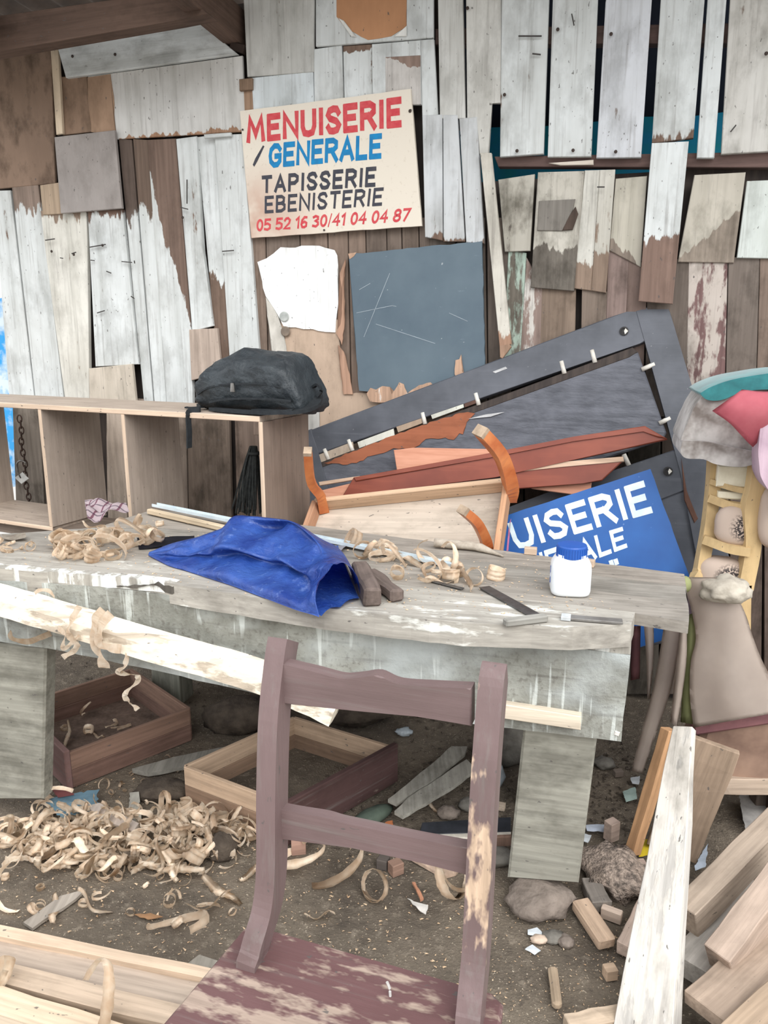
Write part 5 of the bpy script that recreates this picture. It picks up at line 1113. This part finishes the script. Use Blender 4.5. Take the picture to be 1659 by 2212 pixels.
g1_ = atZ(410, 1728, 0); g2__ = atZ(560, 1830, 0)
LA = Vector((-.614, 2.132, 0)); LB = Vector((-.313, 2.439, 0)); LC = Vector((.031, 2.24, 0)); 
dB = drawer('pale wooden drawer with dark brown front lying full of dirt behind the brown chair', LA, LB, LC, .125, 2, [dict(wood=(150, 116, 90), wear=1.1, dirt=.35), dict(wood=(202, 166, 132), wear=1.1, dirt=.25)], dict(wood=(150, 130, 116), paint=(84, 62, 60), wear=.34, dirt=.4), bpy.data.materials['packed_dirt'])
for (x, y, k_, s_) in ((190, 1545, 9, .75), (240, 1575, 11, .85), (262, 1580, 10, .8), (192, 1585, 2, .9), (140, 1575, 5, .8), (150, 1600, 14, .8), (215, 1600, 13, .6)):
    shaving(atZ(x, y, dA[1] + .012), 'curled shaving lying inside the reddish drawer', 'shavings inside the reddish drawer', k=k_, scale=s_)

# ================================================================== SHAVINGS HEAP AND GROUND LITTER
HEAPS = [[(20, 1800), (120, 1745), (250, 1760), (400, 1745), (520, 1780), (548, 1820), (520, 1850), (440, 1860), (380, 1900), (300, 1880), (180, 1890), (60, 1860), (10, 1830)]]
def hz_(x, y): return .05 * math.exp(-(((x - 270) / 200) ** 2 + ((y - 1810) / 55) ** 2))
MASS = []
for x, y in scatter(HEAPS[0], 150): MASS.append((atZ(x, y, .012 + hz_(x, y) * rnd.uniform(0, .8)), rnd.uniform(.7, 1.1)))
shaving_mass('shaving_heap', 'mass of pale wood shavings packed beneath the top curls of the big ground heap', MASS)
for x, y in scatter(HEAPS[0], 170):
    p = atZ(x, y, .0); h = hz_(x, y) * rnd.uniform(.4, 1.2); p = atZ(x, y, h); 
    kk = rnd.randrange(len(PROTO)); shaving(Vector((p.x, p.y, max(h, gz(p.x, p.y)))), SHAPE(kk) + ' shaving in the %s third of the big ground heap before the bench' % ('left' if x < 190 else 'middle' if x < 370 else 'right'), 'shavings in the ground heap before the left bench leg', k=kk, scale=rnd.uniform(.75, 1.3))
SC = [(0, 1870), (120, 1890), (460, 1890), (530, 1930), (500, 2000), (380, 2060), (200, 1990), (60, 1990), (0, 1940)]
for x, y in scatter(SC, 16): p = atZ(x, y, 0); p.z = gz(p.x, p.y); shaving(p, 'loose shaving lying on bare dirt between the heap and the front timbers', 'loose shavings between the heap and the timbers', scale=rnd.uniform(.4, .85))
SD = [(200, 1660), (400, 1640), (420, 1740), (380, 1760), (230, 1740)]
for x, y in scatter(SD, 14): p = atZ(x, y, 0); p.z = gz(p.x, p.y); shaving(p, 'small shaving on the dirt between the two drawers', 'small shavings between the drawers', scale=rnd.uniform(.3, .6))
for (x, y, k_, s_, lb) in ((45, 1945, 11, 1.9, 'large open ring shaving on the dirt at the far left'), (810, 1935, 6, 1.5, 'tight white shaving rosette on the dirt behind the chair back'), (480, 1930, 15, 1.3, 'crumpled upright shaving at the right end of the heap'), (455, 1975, 14, 1.3, 'rumpled shaving nearest the chair post on the dirt'), (715, 1880, 10, 2.0, 'big pale shaving curl under the mid rail of the chair'), (650, 1870, 12, 1.5, 'torn pale shaving just right of the left chair post'), (970, 1925, 11, 1.7, 'big cream shaving ring beside the right chair post'), (1000, 1900, 12, 1.4, 'white standing shaving behind the right chair post'), (395, 2040, 10, 1.6, 'long curved shaving on the dirt before the chair seat'), (195, 1990, 14, 1.0, 'bent shaving pointing up near the front timbers'), (120, 1975, 15, 1.1, 'pale shaving on the grey slat at the lower left'), (240, 2190, 9, 1.5, 'shaving ring lying on the front timbers'), (10, 2120, 3, 1.3, 'tight curl at the left end of the front timbers'), (560, 1885, 16, 1.0, 'flat shaving at the foot of the left chair post'), (690, 1985, 13, .9, 'worn flat shaving on the dirt inside the chair back'), (940, 1750, 14, .7, 'small shaving next to a brown stone under the bench')):
    z_ = 0 if 'timbers' not in lb or 'near' in lb else .10
    p = atZ(x, y, z_); p.z = max(z_, gz(p.x, p.y)); shaving(p, lb, 'single shavings on the ground', k=k_, scale=s_)
crumbs('wood_litter', 'fine chips and splinters littering the dirt floor around the heap', [(0, 1700), (560, 1640), (900, 1880), (1060, 2000), (1000, 2212), (500, 2100), (0, 1990)], 800, 0, .007, M_chip)
crumbs('sawdust', 'sawdust specks on the dirt right of the chair', [(1050, 1960), (1250, 1900), (1400, 2000), (1330, 2212), (1050, 2212)], 380, 0, .0045, M_chip)
M_soilc = mk('dark_clods', (84, 75, 66), (66, 58, 50), scale=30)
crumbs('dirt_clods', 'dark dirt crumbs and dust on the ground under the bench', [(130, 1420), (560, 1500), (1120, 1560), (1110, 1850), (620, 1850), (420, 1720)], 900, 0, .014, M_soilc)
crumbs('dirt_clods', 'dark dirt crumbs on the ground right of the bench leg', [(1290, 1600), (1400, 1600), (1380, 1800), (1270, 1800)], 250, 0, .014, M_soilc)
# mounds, stones
M_mound = mk('dark_soil', (88, 78, 68), (62, 54, 47), scale=18, rough=.98, bump=.8, bd=.012)
def rock(name, x, y, rx, ry, rz, mat, label, cat='stone', seed=0, rzr=0, amp=.25, zb=0.0, lab=True):
    p = atZ(x, y, zb); p.z = (zb or gz(p.x, p.y)) + rz * .52
    return tag(obj(name, rock_bm(rx, ry, rz, seed, 3, amp), mat, None, T(p) @ Matrix.Rotation(R(rzr), 4, 'Z'), smooth=True, uvs=False), label, cat)
M_rock = mk('brown_rock', (142, 130, 120), (104, 94, 86), scale=14, rough=.95, bump=.9, bd=.012); M_rock2 = mk('grey_rock', (128, 124, 116), (92, 88, 82), scale=16, rough=.95, bump=.7, bd=.01)
rock('stone', 1165, 1962, .085, .07, .042, M_rock, 'big rough brown stone wedged at the foot of the right bench leg', seed=3, rzr=15)
rock('stone', 1085, 1640, .09, .07, .08, M_rock2, 'grey stone under the bench beside the chair post', seed=5)
rock('stone', 1100, 1590, .08, .07, .06, M_rock2, 'dark grey stone behind the right bench leg', seed=8)
rock('stone', 968, 1762, .035, .025, .02, M_rock, 'small brown stone on the dirt inside the chair back', seed=9)
rock('stone', 1070, 1862, .05, .035, .025, M_rock2, 'flat grey stone touching the right bench leg', seed=11)
rock('stone', 1010, 1745, .03, .025, .02, M_rock2, 'small grey stone left of the chair post', seed=12)
rock('stone', 1305, 1655, .035, .03, .02, M_rock2, 'small flat stone behind the right bench leg on dark dirt', seed=13)
rock('stone', 1195, 2030, .028, .02, .014, M_rock2, 'small grey stone beside the white paper scraps', seed=14)
rock('stone', 1222, 2040, .02, .018, .014, M_rock, 'small brown stone right of the white paper scraps', seed=15)
rock('stone', 480, 1845, .045, .04, .04, M_mound, 'dark clod of soil at the right end of the shavings heap', 'clod', seed=16)
rock('dirt_mound', 760, 1545, .16, .12, .05, M_mound, 'low dark mound of soil behind the pale drawer', 'mound', seed=17)
rock('dirt_mound', 350, 1715, .09, .06, .022, M_mound, 'low dark soil mound between the two drawers', 'mound', seed=18)
rock('dirt_mound', 520, 1560, .14, .10, .06, M_mound, 'dark soil mound between the drawers further back', 'mound', seed=21)
M_bag2 = mk('clear_plastic', (196, 206, 212), (160, 170, 176), scale=12, rough=.25, bump=.6, bd=.01, spec=.6)
rock('plastic_bag', 1065, 1690, .035, .035, .045, M_bag2, 'crumpled clear plastic bag beside the chair post under the bench', 'plastic bag', seed=19, amp=.3)
rock('plastic_scrap', 873, 1590, .03, .02, .014, M_bag2, 'shiny crumpled plastic scrap on the dirt under the bench', 'plastic scrap', seed=20, amp=.4)
rock('sawdust_mound', 1330, 1900, .085, .10, .05, mk('sawdust_heap', (206, 186, 170), (112, 102, 94), scale=70, rough=1, bump=1, bd=.012), 'mound dusted with pale sawdust between bench leg and upright plank', 'mound', seed=22, amp=.45)
# boards and litter on the ground
def gboard(name, pxs, z, th, label, cat='board', rag=.002, **kw):
    GP = Pl((0, 2, z), (1, 0, 0), (0, 0, 1)); kw.setdefault('wear', 1.1)
    return tag(slab(name, GP, pxs, 0, th, None, None, rag=rag, step=.03, **kw), label, cat)
gb = dict(wood=(166, 162, 150), paint=(196, 196, 188), wear=.7, dirt=.6)
gboard('split_board', [(838, 1726), (920, 1660), (975, 1612), (1010, 1612), (1004, 1628), (942, 1680), (856, 1735)], .05, .012, 'left half of the grey split board lying on the dirt under the bench', **gb)
gboard('split_board', [(852, 1752), (880, 1724), (945, 1682), (1008, 1640), (1030, 1660), (970, 1704), (870, 1762)], .05, .012, 'right half of the grey split board lying on the dirt under the bench', **gb)
gboard('grey_board', [(285, 1660), (380, 1634), (490, 1612), (500, 1622), (430, 1648), (320, 1668)], .03, .016, 'grey flat board on the dirt between the drawers', wood=(138, 134, 124))
gboard('grey_board', [(50, 1992), (130, 1935), (185, 1920), (165, 1940), (70, 2005)], .012, .008, 'grey weathered slat sticking out of the heap at lower left', wood=(168, 156, 142))
gboard('grey_board', [(190, 1740), (215, 1734), (300, 1778), (288, 1796), (205, 1765)], .05, .012, 'pale grey slat half buried in the back of the shavings heap', wood=(196, 180, 168))
gboard('bark_piece', [(280, 1712), (300, 1710), (305, 1770), (278, 1768)], .03, .012, 'cracked grey bark piece standing in the back of the heap', wood=(176, 172, 160))
gboard('grey_board', [(400, 2085), (430, 2062), (470, 2075), (472, 2092)], .012, .008, 'grey scrap of board beside the chair seat on the dirt', wood=(158, 150, 136))
pv = atZ(905, 1808, .03)
t = thing('white_edged_board', 'dark board with a white laminate edge lying under the bench beside the right leg', 'board', atZ(1010, 1810, 0))
GPb = Pl((0, 2, .034), (1, 0, 0), (0, 0, 1))
slab('white_edge', GPb, [(905, 1803), (1104, 1796), (1104, 1806), (905, 1814)], .0, .014, mk('white_laminate', (228, 220, 206), rough=.5), t)
slab('dark_face', GPb, [(912, 1776), (1104, 1764), (1104, 1796), (905, 1803)], -.002, .012, mk('dark_laminate', (58, 60, 66), (44, 46, 50), rough=.4), t)
slab('brown_side', Pl(atZ(1000, 1822, 0), xb, nb), [(905, 1815), (1104, 1807), (1104, 1828), (1000, 1838)], 0, .01, None, t, wood=(150, 112, 92), wear=1.1)
gboard('broken_board', [(860, 1838), (905, 1862), (960, 1892), (985, 1885), (1000, 1868), (930, 1850)], .012, .01, 'pinkish broken board on the dirt under the mid rail', wood=(206, 172, 146))
M_green = mk('dull_green_cloth', (92, 104, 92), (66, 76, 68), scale=10, rough=.9)
rock('green_bottle', 800, 1770, .085, .028, .024, M_green, 'dull green crumpled bottle lying by the dark drawer front', 'bottle', seed=24, rzr=40, amp=.15)
def litter(name, pxs, label, cat, col, z=.006, th=.0015, rag=.002):
    return tag(slab(name, Pl((0, 2, z + .004), (1, 0, .0), (0, 0, 1)), pxs, 0, th, mk('litter_%d_%d' % pxs[0], col, rough=.7, bump=.1), None, rag=rag, step=.01), label, cat)
W2 = (222, 228, 232)
litter('paper_scrap', [(1140, 2008), (1160, 2003), (1175, 2018), (1165, 2024), (1140, 2018)], 'white torn paper scrap beside a small grey stone', 'paper', W2)
litter('paper_scrap', [(1134, 2050), (1150, 2040), (1168, 2053), (1155, 2062)], 'white torn paper scrap nearer the camera of the two by the stone', 'paper', W2)
rock('wood_chip', 1164, 2035, .02, .013, .01, mk('pale_chip2', (214, 192, 172)), 'pale wooden chip between the two white paper scraps', 'chip', seed=30)
litter('paper_scrap', [(1266, 1782), (1310, 1780), (1308, 1796), (1268, 1794)], 'pale blue paper strip right of the bench leg', 'paper', (206, 214, 228))
litter('paper_scrap', [(1262, 1800), (1278, 1804), (1270, 1820), (1258, 1816)], 'white paper corner at the right edge of the bench leg', 'paper', W2)
litter('paper_scrap', [(1500, 1870), (1530, 1822), (1524, 1872), (1502, 1880)], 'bluish paper leaning behind the upright plank', 'paper', (186, 198, 212), .02)
litter('paper_scrap', [(1362, 1680), (1382, 1676), (1380, 1694), (1366, 1692)], 'white paper bit on the dark dirt behind the orange stick', 'paper', W2)
litter('plastic_scrap', [(1345, 1710), (1372, 1700), (1376, 1725), (1352, 1732)], 'pale green plastic scrap on the dark dirt behind the orange stick', 'plastic scrap', (176, 198, 190))
litter('paper_scrap', [(1254, 2200), (1270, 2196), (1268, 2212), (1256, 2214)], 'tiny white scrap on the dirt at the bottom edge', 'paper', W2)
litter('yellow_wrapper', [(1382, 1812), (1402, 1812), (1404, 1846), (1380, 1850)], 'yellow wrapper beside the foot of the orange stick', 'wrapper', (216, 190, 50), .02)
litter('cement_sack', [(1596, 1715), (1670, 1712), (1670, 1780), (1610, 1794)], 'grey speckled sheet on the ground at the right edge', 'sheet', (176, 172, 168), .02)
litter('dry_leaf', [(290, 1975), (325, 1972), (352, 1980), (320, 1986)], 'brown dry leaf on the bare dirt', 'leaf', (160, 122, 88))
litter('blue_bag', [(98, 1730), (150, 1715), (215, 1705), (205, 1750), (130, 1765)], 'blue plastic bag half buried behind the shavings heap by the left leg', 'plastic bag', (104, 134, 150), .03, rag=.006)
litter('red_wrapper', [(112, 1704), (140, 1700), (160, 1716), (125, 1722)], 'dark red wrapper by the left bench leg', 'wrapper', (130, 74, 74), .035)
litter('orange_chip', [(832, 1776), (848, 1772), (850, 1784), (834, 1787)], 'small orange chip on the dirt near the green bottle', 'chip', (206, 128, 84), .014, .01)
litter('wood_sliver', [(890, 1905), (897, 1905), (915, 1940), (908, 1944)], 'thin reddish wood sliver on the dirt behind the chair', 'sliver', (196, 140, 110), .01, .006)
litter('paper_scrap', [(880, 1940), (905, 1950), (925, 1955), (920, 1975), (908, 1968)], 'twisted white paper on the dirt behind the chair', 'paper', (226, 220, 212), .01)
block('wood_block', 855, 1885, 0, .035, .03, .035, 30, 'small reddish brown block on the dirt under the mid rail', 'block', wood=(150, 112, 92))
block('wood_block', 828, 1872, 0, .03, .03, .03, -20, 'dark grey lump next to the reddish block under the mid rail', 'block', wood=(98, 88, 82))
block('wood_block', 645, 1840, 0, .04, .03, .09, 10, 'pinkish upright block at the left post under the mid rail', 'block', wood=(190, 142, 122))
block('wood_block', 1317, 2110, 0, .028, .025, .028, 10, 'tan cube of wood on the dirt near the upright plank', 'block', wood=(206, 170, 136))
block('wood_block', 1378, 1882, .0, .04, .03, .03, 5, 'pinkish small block by the upright plank', 'block', wood=(206, 178, 164))
block('wood_block', 1320, 1812, .0, .035, .03, .06, 30, 'pinkish block on the sawdust mound', 'block', wood=(206, 176, 158))
block('wood_block', 1320, 1985, .0, .05, .02, .03, -30, 'pale flat block before the sawdust mound', 'block', wood=(214, 186, 164))
block('wood_block', 1335, 1675, .0, .03, .02, .02, 10, 'grey brown block on dark dirt behind the bench leg', 'block', wood=(128, 112, 100))
block('wood_block', 1070, 1745, 0, .02, .06, .02, 70, 'pale short batten end right of the chair post', 'block', wood=(216, 192, 166))
tag(beam('stick', atZ(1193, 2092, .012) , atZ(1204, 2176, .012), .021, .021, None, None, bevel=.006, nseg=4, rough=.001, wood=(188, 160, 128), wear=1.1), 'short round stick lying on the dirt right of the chair', 'stick')
tag(beam('wooden_block', atZ(1252, 1950, .03), atZ(1312, 2040, .02), .045, .03, None, None, bevel=.004, wood=(206, 170, 138), wear=1.1), 'oblong wooden block leaning by the brown stone', 'block')

# ================================================================== TIMBERS BOTTOM LEFT
def timber(a, b_, w, h, z, label, group=None, name='timber', ext=.0, **wp):
    A_, D = atZ(*a, z), atZ(*b_, z); d = (D - A_).normalized(); wp.setdefault('wear', 1.1)
    o = beam(name, A_ - Vector((0, 0, h / 2)) - d * ext, D - Vector((0, 0, h / 2)), w, h, None, None, rough=.0015, nseg=6, bevel=.0015, across=0, **wp); return tag(o, label, 'timber', group)
g = 'timbers lying in front at the lower left'
timber((-120, 1985), (505, 2112), .028, .05, .09, 'narrow sawn batten, furthest back of the timbers at lower left', g, wood=(216, 184, 152), dirt=.2)
timber((-120, 2030), (490, 2160), .075, .06, .075, 'wide grey-tan timber just before the narrow sawn batten', g, wood=(186, 164, 144), dirt=.35)
timber((-120, 2068), (470, 2215), .05, .07, .10, 'pale thick timber between the grey-tan one and the front one', g, wood=(202, 174, 146), dirt=.3)
timber((-120, 2128), (430, 2300), .07, .07, .115, 'yellowish timber nearest the camera at lower left', g, wood=(218, 190, 156), dirt=.25)
timber((-120, 2190), (400, 2380), .07, .05, .12, 'pale timber along the bottom left edge', g, wood=(210, 186, 156), dirt=.25)
pb_ = atZ(200, 2100, 0)
for f in (.12, .55):
    A_, D = atZ(-100 + 500 * f, 1990 + 110 * f, .012), atZ(-200 + 480 * f, 2250 + 130 * f, .012)
    tag(beam('bearer', A_, D, .04, .022, None, None, wood=(120, 104, 90), wear=1.1), 'hidden %s bearer batten under the lower left timbers' % ('first' if f < .3 else 'second'), 'batten')

# ================================================================== PLANKS AT THE RIGHT
def plank(name, a, b_, w, h, label, za=None, ya=None, zb2=None, yb=None, up=(0, 0, 1), **wp):
    A_ = atZ(*a, za) if za is not None else atY(*a, ya); D = atZ(*b_, zb2) if zb2 is not None else atY(*b_, yb)
    wp.setdefault('wear', 1.1); return tag(beam(name, A_, D, w, h, None, None, up=up, rough=.002, nseg=6, bevel=.002, **wp), label, 'plank')
plank('upright_plank', (1395, 2260), (1478, 1572), .125, .05, 'long pale grey plank leaning steeply from the bottom edge up to the vinyl', za=.02, yb=1.74, up=(-.62, -.5, .5), wood=(208, 202, 193), paint=(212, 206, 197), wear=.5, dirt=.6, taper=.42, sat=.6)
plank('orange_stick', (1366, 1842), (1446, 1575), .03, .036, 'orange-brown squared stick leaning left of the upright plank', za=.03, yb=1.90, up=(-.8, -.5, .2), wood=(196, 150, 108), dirt=.3, sat=.9)
plank('brown_plank', (1450, 1840), (1541, 1605), .135, .022, 'wide brown plank leaning behind the upright plank', za=.02, yb=1.86, up=(-.25, -1, .4), wood=(166, 138, 112), dirt=.3)
plank('cross_beam', (1545, 1690), (1720, 1690), .05, .05, 'horizontal pale beam at the right edge under the armchair', za=.16, zb2=.16, wood=(196, 170, 146))
tag(beam('support_block', atZ(1640, 1745, .0) + Vector((0, 0, .004)), atZ(1640, 1745, .0) + Vector((0, 0, .134)), .05, .05, None, None, wood=(110, 94, 82), wear=1.1), 'block under the horizontal pale beam at the right edge', 'block')
plank('beam', (1480, 1985), (1720, 1745), .06, .075, 'pale beam with a cut end, upper of the slanting beams at the right edge', za=.10, zb2=.22, wood=(190, 167, 145), dirt=.3)
plank('beam', (1555, 2085), (1730, 1850), .06, .09, 'thick pale beam below the upper slanting beam at the right edge', za=.10, zb2=.24, wood=(190, 163, 143), dirt=.3)
plank('beam', (1490, 2100), (1640, 1925), .09, .05, 'grey-white beam lying under the slanting beams', za=.045, zb2=.045, wood=(196, 188, 178))
plank('wide_board', (1570, 2225), (1800, 2000), .19, .035, 'wide tan board, lowest at the bottom right corner', za=.09, zb2=.12, wood=(184, 157, 134), dirt=.4)
plank('wide_board', (1610, 2370), (1860, 2110), .20, .035, 'second wide tan board at the very bottom right corner', za=.12, zb2=.15, wood=(186, 156, 126), dirt=.4)
plank('short_batten', (1350, 2055), (1402, 1945), .04, .035, 'pinkish short batten lying left of the upright plank', za=.02, zb2=.02, wood=(212, 182, 162))
plank('batten', (1225, 2220), (1400, 2185), .04, .03, 'pale batten at the bottom edge beside the upright plank', za=.02, zb2=.02, wood=(210, 182, 152))
plank('grey_block', (1275, 1905), (1300, 1960), .05, .03, 'grey offcut between the bench leg and the sawdust mound', za=.02, zb2=.02, wood=(140, 130, 120))
